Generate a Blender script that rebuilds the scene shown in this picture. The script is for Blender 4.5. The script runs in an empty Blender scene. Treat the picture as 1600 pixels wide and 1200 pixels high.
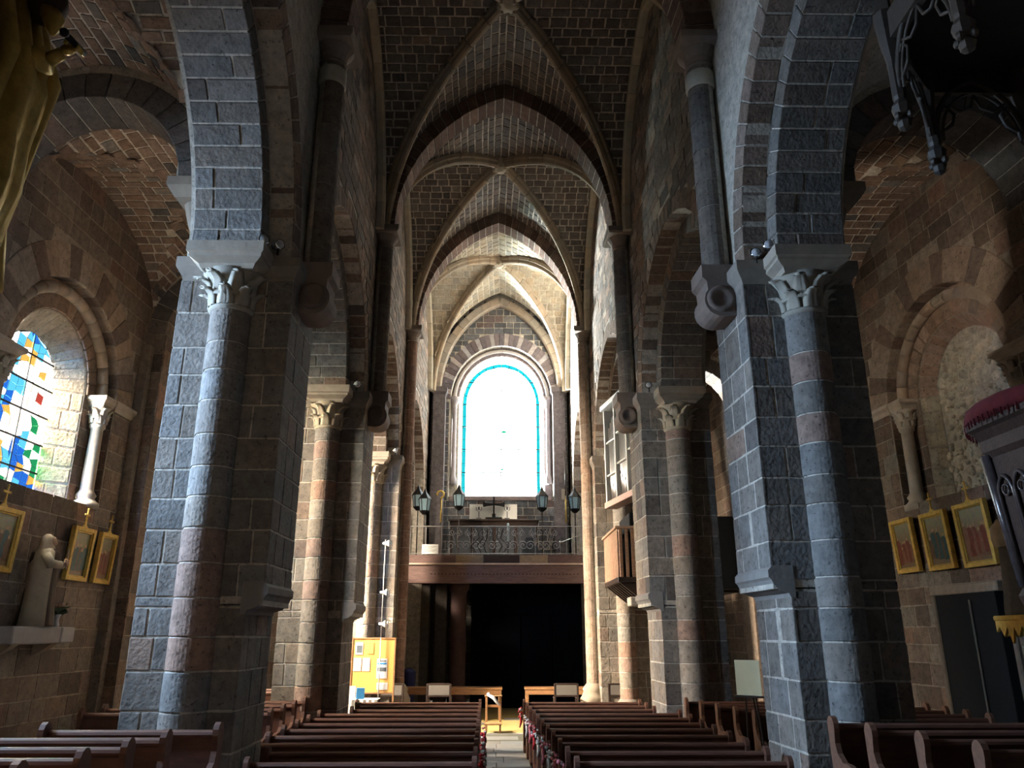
import bpy, math, random
from math import sin, cos, pi, sqrt, acos, atan2, radians
from mathutils import Vector

# ------------------------------------------------------------------ camera, world, lamps, exposure
RND = random.Random(11)
S = bpy.context.scene
COL = S.collection
CAM_H, PITCH, YAW = 2.3, radians(17.88), radians(-0.81)
cd = bpy.data.cameras.new('camera'); cd.sensor_width = 36; cd.lens = 27.2; cd.clip_end = 200
cam = bpy.data.objects.new('camera', cd); COL.objects.link(cam)
cam.location = (0, 0, CAM_H); cam.rotation_euler = (pi / 2 + PITCH, 0, YAW)
S.camera = cam
S.view_settings.view_transform = 'Standard'; S.view_settings.look = 'None'
S.view_settings.gamma = 1; S.view_settings.use_curve_mapping = False
S.view_settings.exposure = 0.0
S.cycles.max_bounces = 8; S.cycles.diffuse_bounces = 6; S.cycles.use_denoising = True
S.cycles.sample_clamp_indirect = 6.0
w = bpy.data.worlds.new('sky'); S.world = w; w.use_nodes = True
w.node_tree.nodes['Background'].inputs['Color'].default_value = (0.55, 0.75, 1, 1)
w.node_tree.nodes['Background'].inputs['Strength'].default_value = 0.012

def area(name, loc, target, size, size_y, power, col):
    l = bpy.data.lights.new(name, 'AREA'); l.shape = 'RECTANGLE'; l.size = size; l.size_y = size_y
    l.energy = power; l.color = col
    o = bpy.data.objects.new(name, l); COL.objects.link(o); o.location = loc
    d = Vector(target) - Vector(loc)
    o.rotation_euler = d.to_track_quat('-Z', 'Y').to_euler()
    return o
WARM = (1.0, 0.83, 0.63)
# daylight outside the aisle windows of the left (sunny) side, each lamp out in the open in front of its window
area('daylight_blue_window', (-11.2, 7.8, 7.9), (-8.2, 8.3, 6.0), 3.0, 6.4, 10500, (0.48, 0.70, 1.0))
area('daylight_first_window', (-11.3, 12.0, 8.8), (-8.2, 13.4, 5.8), 3.4, 6.2, 27000, WARM)
area('daylight_second_window', (-11.2, 18.6, 8.6), (-8.0, 19.9, 5.6), 3.4, 5.6, 50000, WARM)
# added lamp outside the west window, standing in for sun scattered by its glass
area('daylight_west_window', (-5.6, 36.5, 6.0), (1.5, 22.0, 12.0), 5.0, 4.0, 140000, (1.0, .93, .87))
def spot_lamp(name, loc, target, power, angle, col):
    l = bpy.data.lights.new(name, 'SPOT'); l.energy = power; l.spot_size = radians(angle); l.spot_blend = .5; l.shadow_soft_size = .06; l.color = col
    o = bpy.data.objects.new(name, l); COL.objects.link(o); o.location = loc
    o.rotation_euler = (Vector(target) - Vector(loc)).to_track_quat('-Z', 'Y').to_euler()
# two spot lamps added to warm the aisle vaults and the right niche
spot_lamp('left_aisle_fill', (-4.78, 10.9, 7.45), (-6.6, 13.6, 9.8), 80, 80, (1.0, .78, .55))
spot_lamp('right_aisle_fill', (5.05, 10.9, 7.45), (7.9, 13.7, 8.9), 170, 78, (1.0, .84, .66))

# ------------------------------------------------------------------ helpers
def warp(x, y):
    """the nave is not built true: its axis drifts and it narrows a little to the west"""
    c = .18 - .025 * (min(y, 22.7) - 10.3) + (.006 * (y - 22.7) if y > 22.7 else 0)
    return c + x * (1 - .006 * (y - 10.3)) + (.09 * max(0, 1 - abs(y - 10.3) / 5.5) * min(1, x / 3) if x > 0 else 0)
def unwarp(X, y):
    return (X - warp(0, y)) / (1 - .006 * (y - 10.3))
_cp, _sp = cos(PITCH), sin(PITCH)
_cy, _sy = cos(YAW), sin(YAW)
def proj(p):
    X, D, Z = p[0], p[1], p[2] - CAM_H
    x, d = X * _cy + D * _sy, -X * _sy + D * _cy
    zc = d * _cp + Z * _sp
    if zc < .2: return None
    return 800 + 1209 * x / zc, 600 - 1209 * (-d * _sp + Z * _cp) / zc

def rough_mat(name, col=None, rough=.85, noise=.25, scale=9., bump=.25, metal=0., spec=.3):
    m = bpy.data.materials.new(name); m.use_nodes = True
    nt = m.node_tree; b = nt.nodes['Principled BSDF']; L = nt.links.new
    b.inputs['Roughness'].default_value = rough; b.inputs['Metallic'].default_value = metal
    b.inputs['Specular IOR Level'].default_value = spec
    tc = nt.nodes.new('ShaderNodeTexCoord')
    n1 = nt.nodes.new('ShaderNodeTexNoise'); n1.inputs['Scale'].default_value = scale; n1.inputs['Detail'].default_value = 6
    n1.inputs['Roughness'].default_value = .65
    L(tc.outputs['Object'], n1.inputs['Vector'])
    mr = nt.nodes.new('ShaderNodeMapRange'); mr.inputs['From Min'].default_value = .3; mr.inputs['From Max'].default_value = .7
    mr.inputs['To Min'].default_value = 1 - noise; mr.inputs['To Max'].default_value = 1 + noise
    L(n1.outputs['Fac'], mr.inputs['Value'])
    mx = nt.nodes.new('ShaderNodeMix'); mx.data_type = 'RGBA'; mx.blend_type = 'MULTIPLY'; mx.inputs['Factor'].default_value = 1
    if col is None:
        at = nt.nodes.new('ShaderNodeAttribute'); at.attribute_name = 'col'; L(at.outputs['Color'], mx.inputs['A'])
    else:
        mx.inputs['A'].default_value = (*col, 1)
    L(mr.outputs['Result'], mx.inputs['B']); L(mx.outputs['Result'], b.inputs['Base Color'])
    if bump:
        n2 = nt.nodes.new('ShaderNodeTexNoise'); n2.inputs['Scale'].default_value = scale * 2.7; n2.inputs['Detail'].default_value = 5
        L(tc.outputs['Object'], n2.inputs['Vector'])
        bp = nt.nodes.new('ShaderNodeBump'); bp.inputs['Strength'].default_value = bump; bp.inputs['Distance'].default_value = .02
        L(n2.outputs['Fac'], bp.inputs['Height']); L(bp.outputs['Normal'], b.inputs['Normal'])
    return m
def wood_mat(name, col, rough=.45, noise=.35, spec=.4):
    m = rough_mat(name, col, rough, noise, 3.5, .12, 0, spec)
    nt = m.node_tree; mp = nt.nodes.new('ShaderNodeMapping'); mp.inputs['Scale'].default_value = (1.2, 6, 6)
    tc = next(n for n in nt.nodes if n.type == 'TEX_COORD')
    nt.links.new(tc.outputs['Object'], mp.inputs['Vector'])
    for n in nt.nodes:
        if n.type == 'TEX_NOISE': nt.links.new(mp.outputs['Vector'], n.inputs['Vector'])
    return m
def glass_mat(name, col, emit, trans=.75):
    m = bpy.data.materials.new(name); m.use_nodes = True; nt = m.node_tree; nt.nodes.clear()
    o = nt.nodes.new('ShaderNodeOutputMaterial'); a = nt.nodes.new('ShaderNodeAddShader')
    t = nt.nodes.new('ShaderNodeBsdfTransparent'); t.inputs['Color'].default_value = (*[c * trans for c in col], 1)
    e = nt.nodes.new('ShaderNodeEmission'); e.inputs['Color'].default_value = (*col, 1); e.inputs['Strength'].default_value = emit
    nt.links.new(t.outputs[0], a.inputs[0]); nt.links.new(e.outputs[0], a.inputs[1]); nt.links.new(a.outputs[0], o.inputs['Surface'])
    return m

STONE = rough_mat('masonry_stone', None, .92, .32, 7., .7)
_nt = STONE.node_tree; _b = _nt.nodes['Principled BSDF']; _src = _b.inputs['Base Color'].links[0].from_socket
_n = _nt.nodes.new('ShaderNodeTexNoise'); _n.inputs['Scale'].default_value = 22; _n.inputs['Detail'].default_value = 3
_tc = next(n for n in _nt.nodes if n.type == 'TEX_COORD'); _nt.links.new(_tc.outputs['Object'], _n.inputs['Vector'])
_m = _nt.nodes.new('ShaderNodeMapRange'); _m.inputs['From Min'].default_value = .60; _m.inputs['From Max'].default_value = .70; _m.inputs['To Min'].default_value = 1; _m.inputs['To Max'].default_value = .45
_nt.links.new(_n.outputs['Fac'], _m.inputs['Value'])
_x = _nt.nodes.new('ShaderNodeMix'); _x.data_type = 'RGBA'; _x.blend_type = 'MULTIPLY'; _x.inputs['Factor'].default_value = 1
_nt.links.new(_src, _x.inputs['A']); _nt.links.new(_m.outputs['Result'], _x.inputs['B']); _nt.links.new(_x.outputs['Result'], _b.inputs['Base Color'])
SMOOTH = rough_mat('dressed_stone', None, .85, .15, 5., .2)
OAK = wood_mat('dark_oak', (.034, .021, .017), .5, .4, .3)
PEWM = wood_mat('pew_wood', (.125, .056, .038), .55, .3, .3)
PEWEND = wood_mat('pew_end_wood', (.17, .085, .055), .45, .3)
PINE = wood_mat('light_wood', (.32, .165, .075), .5, .3)
BEAMW = wood_mat('gallery_beam_wood', (.125, .075, .066), .6, .3)
IRON = rough_mat('black_iron', (.02, .02, .022), .5, .2, 20, .1, .6)
GREYIRON = rough_mat('grey_iron', (.34, .33, .32), .5, .2, 20, .1, .5)
CHROME = rough_mat('chrome', (.8, .8, .8), .15, .05, 5, 0, 1.)
GOLD = rough_mat('gilding', (.52, .36, .10), .42, .3, 6, .25, .55)
GOLDP = rough_mat('gilt_frame', (.62, .40, .10), .5, .25, 10, .2, .2)
WHITE = rough_mat('white_paint', (.75, .74, .70), .6, .06, 4, .05)
PAPER = rough_mat('paper', (.82, .82, .80), .7, .03, 4, 0)
CORK = rough_mat('cork_board', (.72, .42, .12), .8, .12, 60, .1)
RED = rough_mat('crimson_velvet', (.07, .006, .010), .9, .25, 14, .1)
BLACK = rough_mat('black_cloth', (.010, .011, .013), .9, .2, 10, .1)
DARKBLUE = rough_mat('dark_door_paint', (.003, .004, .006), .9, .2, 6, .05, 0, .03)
CLOTH = rough_mat('white_cloth', (.6, .58, .54), .9, .06, 6, .1)
GREYPAD = rough_mat('grey_upholstery', (.17, .155, .14), .9, .1, 40, .1)
PLASTER = rough_mat('cream_plaster', (.42, .36, .29), .8, .2, 6, .2)
BROWNROBE = rough_mat('brown_habit_paint', (.055, .035, .025), .7, .2, 6, .1)
CREAMROBE = rough_mat('cream_cloak_paint', (.36, .29, .21), .7, .15, 6, .1)
SKIN = rough_mat('painted_flesh', (.35, .22, .15), .6, .1, 6, .05)
CARPET = rough_mat('ochre_carpet', (.36, .28, .11), .95, .15, 30, .3)
MATT = rough_mat('grey_mat', (.10, .10, .08), .95, .15, 30, .3)
GREEN = rough_mat('leaf_green', (.02, .04, .018), .8, .3, 12, .1)
PINK = rough_mat('pink_petals', (.62, .20, .24), .8, .25, 20, .1)
REDF = rough_mat('red_petals', (.5, .04, .05), .8, .25, 20, .1)
WHITEF = rough_mat('white_petals', (.7, .7, .75), .8, .1, 20, .1)
BLUEP = rough_mat('blue_print', (.05, .28, .62), .6, .1, 6, 0)
NAVY = rough_mat('navy_plastic', (.02, .025, .10), .6, .1, 6, 0)
INK = rough_mat('print_ink', (.10, .12, .14), .8, .2, 30, 0)
VASE = rough_mat('pale_ceramic', (.5, .5, .52), .3, .05, 4, 0)
PIPE = rough_mat('organ_pipe_tin', (.74, .76, .78), .35, .1, 4, .02, .9)
SLATE = rough_mat('slate_panel', (.045, .05, .06), .8, .25, 8, .15)

def mesh(name, V, F, mat, parent=None, smooth=False, cols=None, warped=False, kind=None):
    if warped: V = [(warp(x, y), y, z) for x, y, z in V]
    me = bpy.data.meshes.new(name); me.from_pydata(V, [], F)
    me.materials.append(mat)
    if cols is not None:
        a = me.attributes.new('col', 'FLOAT_COLOR', 'POINT')
        flat = []
        if isinstance(cols, tuple):
            flat = [*cols, 1.0] * len(V)
        else:
            for c in cols: flat.extend((c[0], c[1], c[2], 1.0))
        a.data.foreach_set('color', flat)
    if smooth: me.polygons.foreach_set('use_smooth', [True] * len(me.polygons))
    o = bpy.data.objects.new(name, me); COL.objects.link(o)
    if parent: o.parent = parent
    if kind: o['kind'] = kind
    return o
def tag(o, label, cat, group=None, kind=None):
    o['label'] = label; o['category'] = cat
    if group: o['group'] = group
    if kind: o['kind'] = kind
    return o
def thing(name, label, cat, loc=(0, 0, 0), rz=0, group=None, kind=None):
    o = bpy.data.objects.new(name, None); COL.objects.link(o); o.location = loc; o.rotation_euler = (0, 0, rz)
    return tag(o, label, cat, group, kind)
def part(name, g, mat, parent, smooth=False, label=None, kind=None, cols=None, warped=False):
    o = mesh(name, g[0], g[1], mat, parent, smooth, cols, warped)
    if label: o['label'] = label
    if kind: o['kind'] = kind
    return o
def copy_tree(o, parent=None):
    c = o.copy(); COL.objects.link(c)
    if parent: c.parent = parent
    for ch in o.children: copy_tree(ch, c)
    return c
def merge(*gs):
    V, F = [], []
    for v, f in gs:
        n = len(V); V += list(v); F += [tuple(i + n for i in q) for q in f]
    return V, F
def shift(g, dx=0, dy=0, dz=0):
    return [(x + dx, y + dy, z + dz) for x, y, z in g[0]], g[1]
def rotz(g, a):
    c, s = cos(a), sin(a)
    return [(x * c - y * s, x * s + y * c, z) for x, y, z in g[0]], g[1]
def roty(g, a):
    c, s = cos(a), sin(a)
    return [(x * c + z * s, y, -x * s + z * c) for x, y, z in g[0]], g[1]
def rotx(g, a):
    c, s = cos(a), sin(a)
    return [(x, y * c - z * s, y * s + z * c) for x, y, z in g[0]], g[1]
# chamfered block template
_bt, _bf = [], []
for i in (0, 1):
    for j in (0, 1):
        for k in (0, 1):
            for ax in range(3): _bt.append((i, j, k, ax))
_bi = {t: n for n, t in enumerate(_bt)}
for ax in range(3):
    o1, o2 = (ax + 1) % 3, (ax + 2) % 3
    for s in (0, 1):
        q = []
        for a, b in ((0, 0), (1, 0), (1, 1), (0, 1)):
            c = [0, 0, 0]; c[ax] = s; c[o1] = a; c[o2] = b; q.append(_bi[(*c, ax)])
        _bf.append(tuple(q if s else q[::-1]))
    for a in (0, 1):
        for b in (0, 1):
            c0 = [0, 0, 0]; c0[o1] = a; c0[o2] = b; c1 = list(c0); c1[ax] = 1
            q = (_bi[(*c0, o1)], _bi[(*c1, o1)], _bi[(*c1, o2)], _bi[(*c0, o2)])
            _bf.append(q if (a ^ b) == 0 else q[::-1])
for i in (0, 1):
    for j in (0, 1):
        for k in (0, 1):
            q = tuple(_bi[(i, j, k, a)] for a in range(3)); _bf.append(q if (i + j + k) % 2 else q[::-1])
def block(M, fu=.05, fv=.05, fw=.05):
    """chamfered hexahedron through the map M(u,v,w) of the unit cube; fu.. chamfers as fractions"""
    f = (fu, fv, fw); V = []
    for i, j, k, ax in _bt:
        c = [i, j, k]
        for a in range(3):
            if a != ax: c[a] = f[a] if c[a] == 0 else 1 - f[a]
        V.append(M(*c))
    return V, _bf
def box(x0, x1, y0, y1, z0, z1, bev=.01):
    dx, dy, dz = x1 - x0, y1 - y0, z1 - z0
    return block(lambda u, v, w_: (x0 + u * dx, y0 + v * dy, z0 + w_ * dz), min(.45, bev / abs(dx)), min(.45, bev / abs(dy)), min(.45, bev / abs(dz)))
def qbox(x0, x1, y0, y1, z0, z1):
    V = [(x, y, z) for x in (x0, x1) for y in (y0, y1) for z in (z0, z1)]
    return V, [(0, 1, 3, 2), (4, 6, 7, 5), (0, 4, 5, 1), (2, 3, 7, 6), (0, 2, 6, 4), (1, 5, 7, 3)]
def lathe(prof, n=16, c=(0, 0, 0), sx=1, sy=1, a0=0, a1=2 * pi, cap=True):
    full = abs(a1 - a0 - 2 * pi) < 1e-6
    m = n if full else n + 1
    V, F = [], []
    for r, z in prof:
        for i in range(m):
            a = a0 + (a1 - a0) * i / n; V.append((c[0] + r * sx * cos(a), c[1] + r * sy * sin(a), c[2] + z))
    for k in range(len(prof) - 1):
        for i in range(n):
            j = (i + 1) % m
            F.append((k * m + i, k * m + j, (k + 1) * m + j, (k + 1) * m + i))
    if cap and full:
        F.append(tuple(range(m))[::-1]); F.append(tuple((len(prof) - 1) * m + i for i in range(m)))
    return V, F
def frames(path):
    P = [Vector(p) for p in path]; out = []
    for i in range(len(P)):
        t = (P[min(i + 1, len(P) - 1)] - P[max(i - 1, 0)]).normalized(); out.append((P[i], t))
    return out
def tube(path, r, n=8, cap=True):
    V, F = [], []; fr = frames(path); up = None
    for i, (p, t) in enumerate(fr):
        if up is None:
            up = Vector((0, 0, 1)) if abs(t.z) < .9 else Vector((0, 1, 0))
        nrm = (up - t * up.dot(t)).normalized(); up = nrm; b = t.cross(nrm)
        rr = r[i] if isinstance(r, (list, tuple)) else r
        for k in range(n):
            a = 2 * pi * k / n; V.append(tuple(p + nrm * (rr * cos(a)) + b * (rr * sin(a))))
    for i in range(len(fr) - 1):
        for k in range(n):
            l = (k + 1) % n; F.append((i * n + k, i * n + l, (i + 1) * n + l, (i + 1) * n + k))
    if cap: F.append(tuple(range(n))[::-1]); F.append(tuple((len(fr) - 1) * n + k for k in range(n)))
    return V, F
def sweep(path, prof, nrm, cap=True):
    """profile (a along nrm, b sideways) along the path; nrm(i) gives the inward direction at point i"""
    V, F = [], []; fr = frames(path); n = len(prof)
    for i, (p, t) in enumerate(fr):
        N = Vector(nrm(i)); N = (N - t * N.dot(t)).normalized(); B = t.cross(N)
        for a, b in prof: V.append(tuple(p + N * a + B * b))
    for i in range(len(fr) - 1):
        for k in range(n):
            l = (k + 1) % n; F.append((i * n + k, i * n + l, (i + 1) * n + l, (i + 1) * n + k))
    if cap: F.append(tuple(range(n))[::-1]); F.append(tuple((len(fr) - 1) * n + k for k in range(n)))
    return V, F
def loft(rings, cap=True):
    n = len(rings[0]); V = [p for r in rings for p in r]; F = []
    for i in range(len(rings) - 1):
        for k in range(n):
            l = (k + 1) % n; F.append((i * n + k, i * n + l, (i + 1) * n + l, (i + 1) * n + k))
    if cap: F.append(tuple(range(n))[::-1]); F.append(tuple((len(rings) - 1) * n + k for k in range(n)))
    return V, F
def ell(cx, cy, z, rx, ry, n=20, fold=0., nf=7, ph=0.):
    return [(cx + rx * cos(a) * (1 + fold * cos(nf * a + ph)), cy + ry * sin(a) * (1 + fold * cos(nf * a + ph)), z) for a in [2 * pi * i / n for i in range(n)]]
def extrude(poly, f0, f1):
    """poly of 2D points, f0/f1 map a 2D point to the two faces"""
    n = len(poly); V = [f0(*p) for p in poly] + [f1(*p) for p in poly]
    return V, [tuple(range(n))[::-1], tuple(range(n, 2 * n))] + [(i, (i + 1) % n, n + (i + 1) % n, n + i) for i in range(n)]
def ball(c, r, n=10, m=6, sx=1, sy=1, sz=1):
    return lathe([(max(.001, r * sin(pi * i / m)), -r * cos(pi * i / m) * sz) for i in range(m + 1)], n, c, sx, sy)

# ------------------------------------------------------------------ masonry
def vary(base, amt=.22, alt=None, p=.12):
    if alt and RND.random() < p: base = RND.choice(alt)
    k = 1 + RND.uniform(-amt, amt); t = RND.uniform(-.06, .06)
    return (base[0] * k * (1 + t), base[1] * k, base[2] * k * (1 - t))
BASALT = (.175, .160, .145); REDST = [(.205, .150, .122), (.23, .17, .135), (.12, .105, .095)]
BROWN = (.155, .116, .090); BROWNALT = [(.19, .125, .095), (.10, .075, .06), (.18, .15, .12)]
VAULT = (.150, .130, .116); VAULTALT = [(.19, .145, .12), (.10, .092, .086), (.20, .18, .16)]
MORTAR = (.46, .42, .36); PALE = (.46, .40, .32); RIB = (.34, .275, .205); DARKARCH = (.135, .088, .07)
def lay(P, s0, s1, tl, length=(.4, .75), joint=.024, proud=.009, nseg=1, keep=None, colf=None, jit=.005, ext=.0, gaps=None, bev=.007):
    """courses of stones on the surface P(s,t,h); tl = course lines; gaps(t) -> stretches of s to leave free"""
    out = []; colf = colf or (lambda: vary(BASALT, .22, REDST))
    for i in range(len(tl) - 1):
        t0, t1 = tl[i], tl[i + 1]; tm = (t0 + t1) / 2
        segs = [(s0, s1)]
        for ga, gb in (gaps(tm) if gaps else ()):
            ns = []
            for a, b in segs:
                if gb <= a or ga >= b: ns.append((a, b)); continue
                if ga > a: ns.append((a, ga))
                if gb < b: ns.append((gb, b))
            segs = ns
        for sa, sb in segs:
            if sb - sa < .05: continue
            s = sa; cuts = [sa]; first = True
            while True:
                s += RND.uniform(*length) * (RND.uniform(.45, 1) if first else 1); first = False
                if s > sb - length[0] * .5: break
                cuts.append(s)
            cuts.append(sb)
            for a, b in zip(cuts, cuts[1:]):
                if keep and not keep((a + b) / 2, tm): continue
                j = joint / 2
                A = a + (j if a > sa + 1e-6 or not ext else -ext); B = b - (j if b < sb - 1e-6 or not ext else -ext)
                T0, T1 = t0 + j, t1 - j
                if B - A < .02 or T1 - T0 < .02: continue
                J = lambda: RND.uniform(-jit, jit)
                c4 = [(A + J(), T0 + J()), (B + J(), T0 + J()), (B + J(), T1 + J()), (A + J(), T1 + J())]
                base = [(c4[0][0] + (c4[1][0] - c4[0][0]) * q / nseg, c4[0][1] + (c4[1][1] - c4[0][1]) * q / nseg) for q in range(nseg + 1)]
                base += [(c4[2][0] + (c4[3][0] - c4[2][0]) * q / nseg, c4[2][1] + (c4[3][1] - c4[2][1]) * q / nseg) for q in range(nseg + 1)]
                cs, ct = (A + B) / 2, (T0 + T1) / 2; h = proud * RND.uniform(.7, 1.25)
                fs, ft = 1 - 2 * bev / max(B - A, .05), 1 - 2 * bev / max(T1 - T0, .05)
                inn = [(cs + (p - cs) * fs, ct + (q - ct) * ft) for p, q in base]
                m = len(base)
                V = [P(p, q, -.02) for p, q in base] + [P(p, q, h - bev * .6) for p, q in base] + [P(p, q, h) for p, q in inn]
                F = []
                for r in (0, 1):
                    for k in range(m):
                        l = (k + 1) % m; F.append((r * m + k, r * m + l, (r + 1) * m + l, (r + 1) * m + k))
                for q in range(nseg): F.append((2 * m + q, 2 * m + q + 1, 2 * m + m - 2 - q, 2 * m + m - 1 - q))
                out.append((V, F, colf()))
    return out
def emit(parent, name, stones, stuff_name, limit=300, warped=True, mat=None, min_px=9, partparent=None, quota=None):
    """the stones that show largest become parts, the rest one part of kind stuff"""
    mat = mat or STONE; rank = []
    for n, (V, F, c) in enumerate(stones):
        W = [(warp(x, y), y, z) for x, y, z in V] if warped else V
        px = [proj(p) for p in W]; sc = 0
        if all(p is not None for p in px):
            xs = [p[0] for p in px]; ys = [p[1] for p in px]
            if max(xs) > 0 and min(xs) < 1600 and max(ys) > 0 and min(ys) < 1200:
                sc = (max(xs) - min(xs)) * (max(ys) - min(ys))
        rank.append((sc, n, W, F, c))
    rank.sort(key=lambda r: -r[0])
    V2, F2, C2 = [], [], []
    for i, (sc, n, W, F, c) in enumerate(rank):
        if i < limit and sc > min_px * min_px:
            mesh(name, W, F, mat, parent, False, c)
        else:
            b = len(V2); V2 += W; F2 += [tuple(k + b for k in q) for q in F]; C2 += [c] * len(W)
    if V2: mesh(stuff_name, V2, F2, mat, parent, False, C2, kind='stuff')
def courses(a, b, h, var=.15):
    out = [a]; z = a
    while True:
        z += h * RND.uniform(1 - var, 1 + var)
        if z > b - h * .5: break
        out.append(z)
    out.append(b); return out
def plane_y(y, sx=1, face=-1):   # wall facing -y (face=-1): s = x, t = z
    return lambda s, t, h: (sx * s, y + face * h, t)
def plane_x(x, face):            # s = y, t = z, pushed along x by face
    return lambda s, t, h: (x + face * h, s, t)
def arcpt(r, c, t):
    """point of a (pointed if c>0) arch of half-span r; t from -1 (left springing) over 0 (crown) to 1"""
    Rr = r + c; ph = acos(c / Rr) * (1 - abs(t)); la = -c + Rr * cos(ph)
    return (la if t >= 0 else -la), Rr * sin(ph)
def voussoirs(F3, r0, r1, c, zs, n, w0, w1, colf, joint=.016, t0=-1, t1=1, cham=.012, jit=.0):
    """ring of arch stones; F3(lateral, z, width) -> canonical xyz"""
    out = []; L = (t1 - t0) * (r0 + r1) / 2 * pi / 2 / n
    for i in range(n):
        a = t0 + (t1 - t0) * i / n; b = t0 + (t1 - t0) * (i + 1) / n; jf = joint / 2 / L * (b - a)
        rr0, rr1 = r0 + RND.uniform(-jit, jit), r1 + RND.uniform(-jit, jit)
        def M(u, v, w_, a=a + jf, b=b - jf, rr0=rr0, rr1=rr1):
            la, z = arcpt(rr0 + (rr1 - rr0) * v, c, a + (b - a) * u); return F3(la, zs + z, w0 + (w1 - w0) * w_)
        V, F = block(M, min(.3, cham / L), min(.3, cham / abs(r1 - r0)), min(.3, cham / abs(w1 - w0)))
        out.append((V, F, colf()))
    return out
def arch_core(F3, r0, r1, c, zs, w0, w1, n=28, ins=.014, t0=-1, t1=1):
    V, F = [], []
    for i in range(n + 1):
        t = t0 + (t1 - t0) * i / n
        for r, w_ in ((r0 + ins, w0 + ins * (1 if w1 > w0 else -1)), (r1, w0 + ins * (1 if w1 > w0 else -1)), (r1, w1 - ins * (1 if w1 > w0 else -1)), (r0 + ins, w1 - ins * (1 if w1 > w0 else -1))):
            la, z = arcpt(r, c, t); V.append(F3(la, zs + z, w_))
    for i in range(n):
        for k in range(4):
            l = (k + 1) % 4; F.append((4 * i + k, 4 * i + l, 4 * i + 4 + l, 4 * i + 4 + k))
    F.append((0, 1, 2, 3)); F.append((4 * n, 4 * n + 3, 4 * n + 2, 4 * n + 1))
    return V, F
def structure(name, g, label, cat, mat=None, col=MORTAR, warped=True, smooth=False):
    o = mesh(name, g[0], g[1], mat or STONE, None, smooth, col if mat is None else None, warped)
    return tag(o, label, cat, None, 'structure')
# ------------------------------------------------------------------ the church: floor, pillars, arcades, walls, vaults
Y = [3.2, 10.3, 16.5, 22.7, 28.9]
SIDE = {-1: 'left', 1: 'right'}
ORD = ['nearest', 'first', 'second', 'third', 'fourth']
ZSP = 7.22          # arcade springing
XW, XO, XA = 3.1, 4.55, 8.15   # nave wall face, aisle side of the arcade wall, aisle outer wall
def sgp(P, sg): return lambda s, t, h: (lambda q: (sg * q[0], q[1], q[2]))(P(s, t, h))
def sgg(g, sg): return [(sg * x, y, z) for x, y, z in g[0]], g[1]
basalt = lambda: vary(BASALT, .2, REDST, .10)
brown = lambda: vary(BROWN, .25, BROWNALT, .3)
vaultc = lambda: vary(VAULT, .25, VAULTALT, .2)

fl = structure('floor', qbox(-8.9, 8.9, -7.2, 29.9, -.2, -.012), 'grey flagstone floor of nave and aisles', 'floor', col=(.20, .19, .18), warped=False)
def pf(s, t, h): return (s, t, -.012 + h)
SLAB = rough_mat('worn_flagstone', None, .42, .2, 3., .12, 0, .5)
st = lay(pf, -1.2, 1.6, courses(8.0, 25.2, .62, .1), (.5, .9), .012, .010, colf=lambda: vary((.24, .25, .255), .16))
emit(fl, 'flagstone', st, 'flagstone_field', 120, False, SLAB)

def capital(parent, x, y, z0, z1, r, sg, leaves=8, col=PALE, nm='capital'):
    """bell, astragal and two tiers of curled leaves; abacus is a part of its own"""
    h = z1 - z0
    bell = lathe([(r * 1.02, z0 - .06), (r * 1.16, z0 - .03), (r * 1.16, z0 + .01), (r * 1.0, z0 + .03), (r * 1.02, z0 + .4 * h), (r * 1.25, z0 + .75 * h), (r * 1.62, z1)], 18, (x, y, 0))
    c = mesh(nm, *sgg(bell, sg), SMOOTH, parent, True, col, True)
    for tier, (hb, ht, n) in enumerate(((0.02, .58, leaves), (.30, .98, leaves))):
        for k in range(n):
            a = 2 * pi * (k + .5 * tier) / n
            if sin(a) > .75: continue
            V, F = [], []; wd = r * 1.15 * 2 * pi / n * .52
            for q in range(6):
                u = q / 5; z = z0 + h * (hb + (ht - hb) * (u if u < .85 else .85 - (u - .85) * .4))
                rr = r * (1.05 + (.25 * u * u + (.38 if q == 5 else .22 if q == 4 else 0)) * (1 if tier == 0 else 1.35))
                ww = wd * (1 - .45 * u) * (1.12 if q in (1, 2, 3) else 1)
                for j, (dw, dr) in enumerate(((-1, 0), (-.35, .045), (0, .02), (.35, .045), (1, 0))):
                    ca, sa = cos(a), sin(a); R2 = rr + dr * (1 if tier == 0 else 1.2)
                    V.append((x + R2 * ca - dw * ww * sa, y + R2 * sa + dw * ww * ca, z))
                V.append((x + (rr - .05) * cos(a), y + (rr - .05) * sin(a), z - .01))
            for q in range(5):
                b = q * 6
                for j in range(4): F.append((b + j, b + j + 1, b + 7 + j, b + 6 + j))
                F.append((b + 4, b + 5, b + 11, b + 10)); F.append((b + 5, b, b + 6, b + 11))
            F.append((30, 31, 32, 33, 34, 35))
            mesh('leaf', *sgg((V, F), sg), SMOOTH, c, True, col, True)
    return c
def moulded_block(x0, x1, y0, y1, steps):
    """stack of rectangles (inset, z) lofted: cornice-like block"""
    return loft([[(x0 + i, y0 + i, z), (x1 - i, y0 + i, z), (x1 - i, y1 - i, z), (x0 + i, y1 - i, z)] for i, z in steps])

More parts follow.
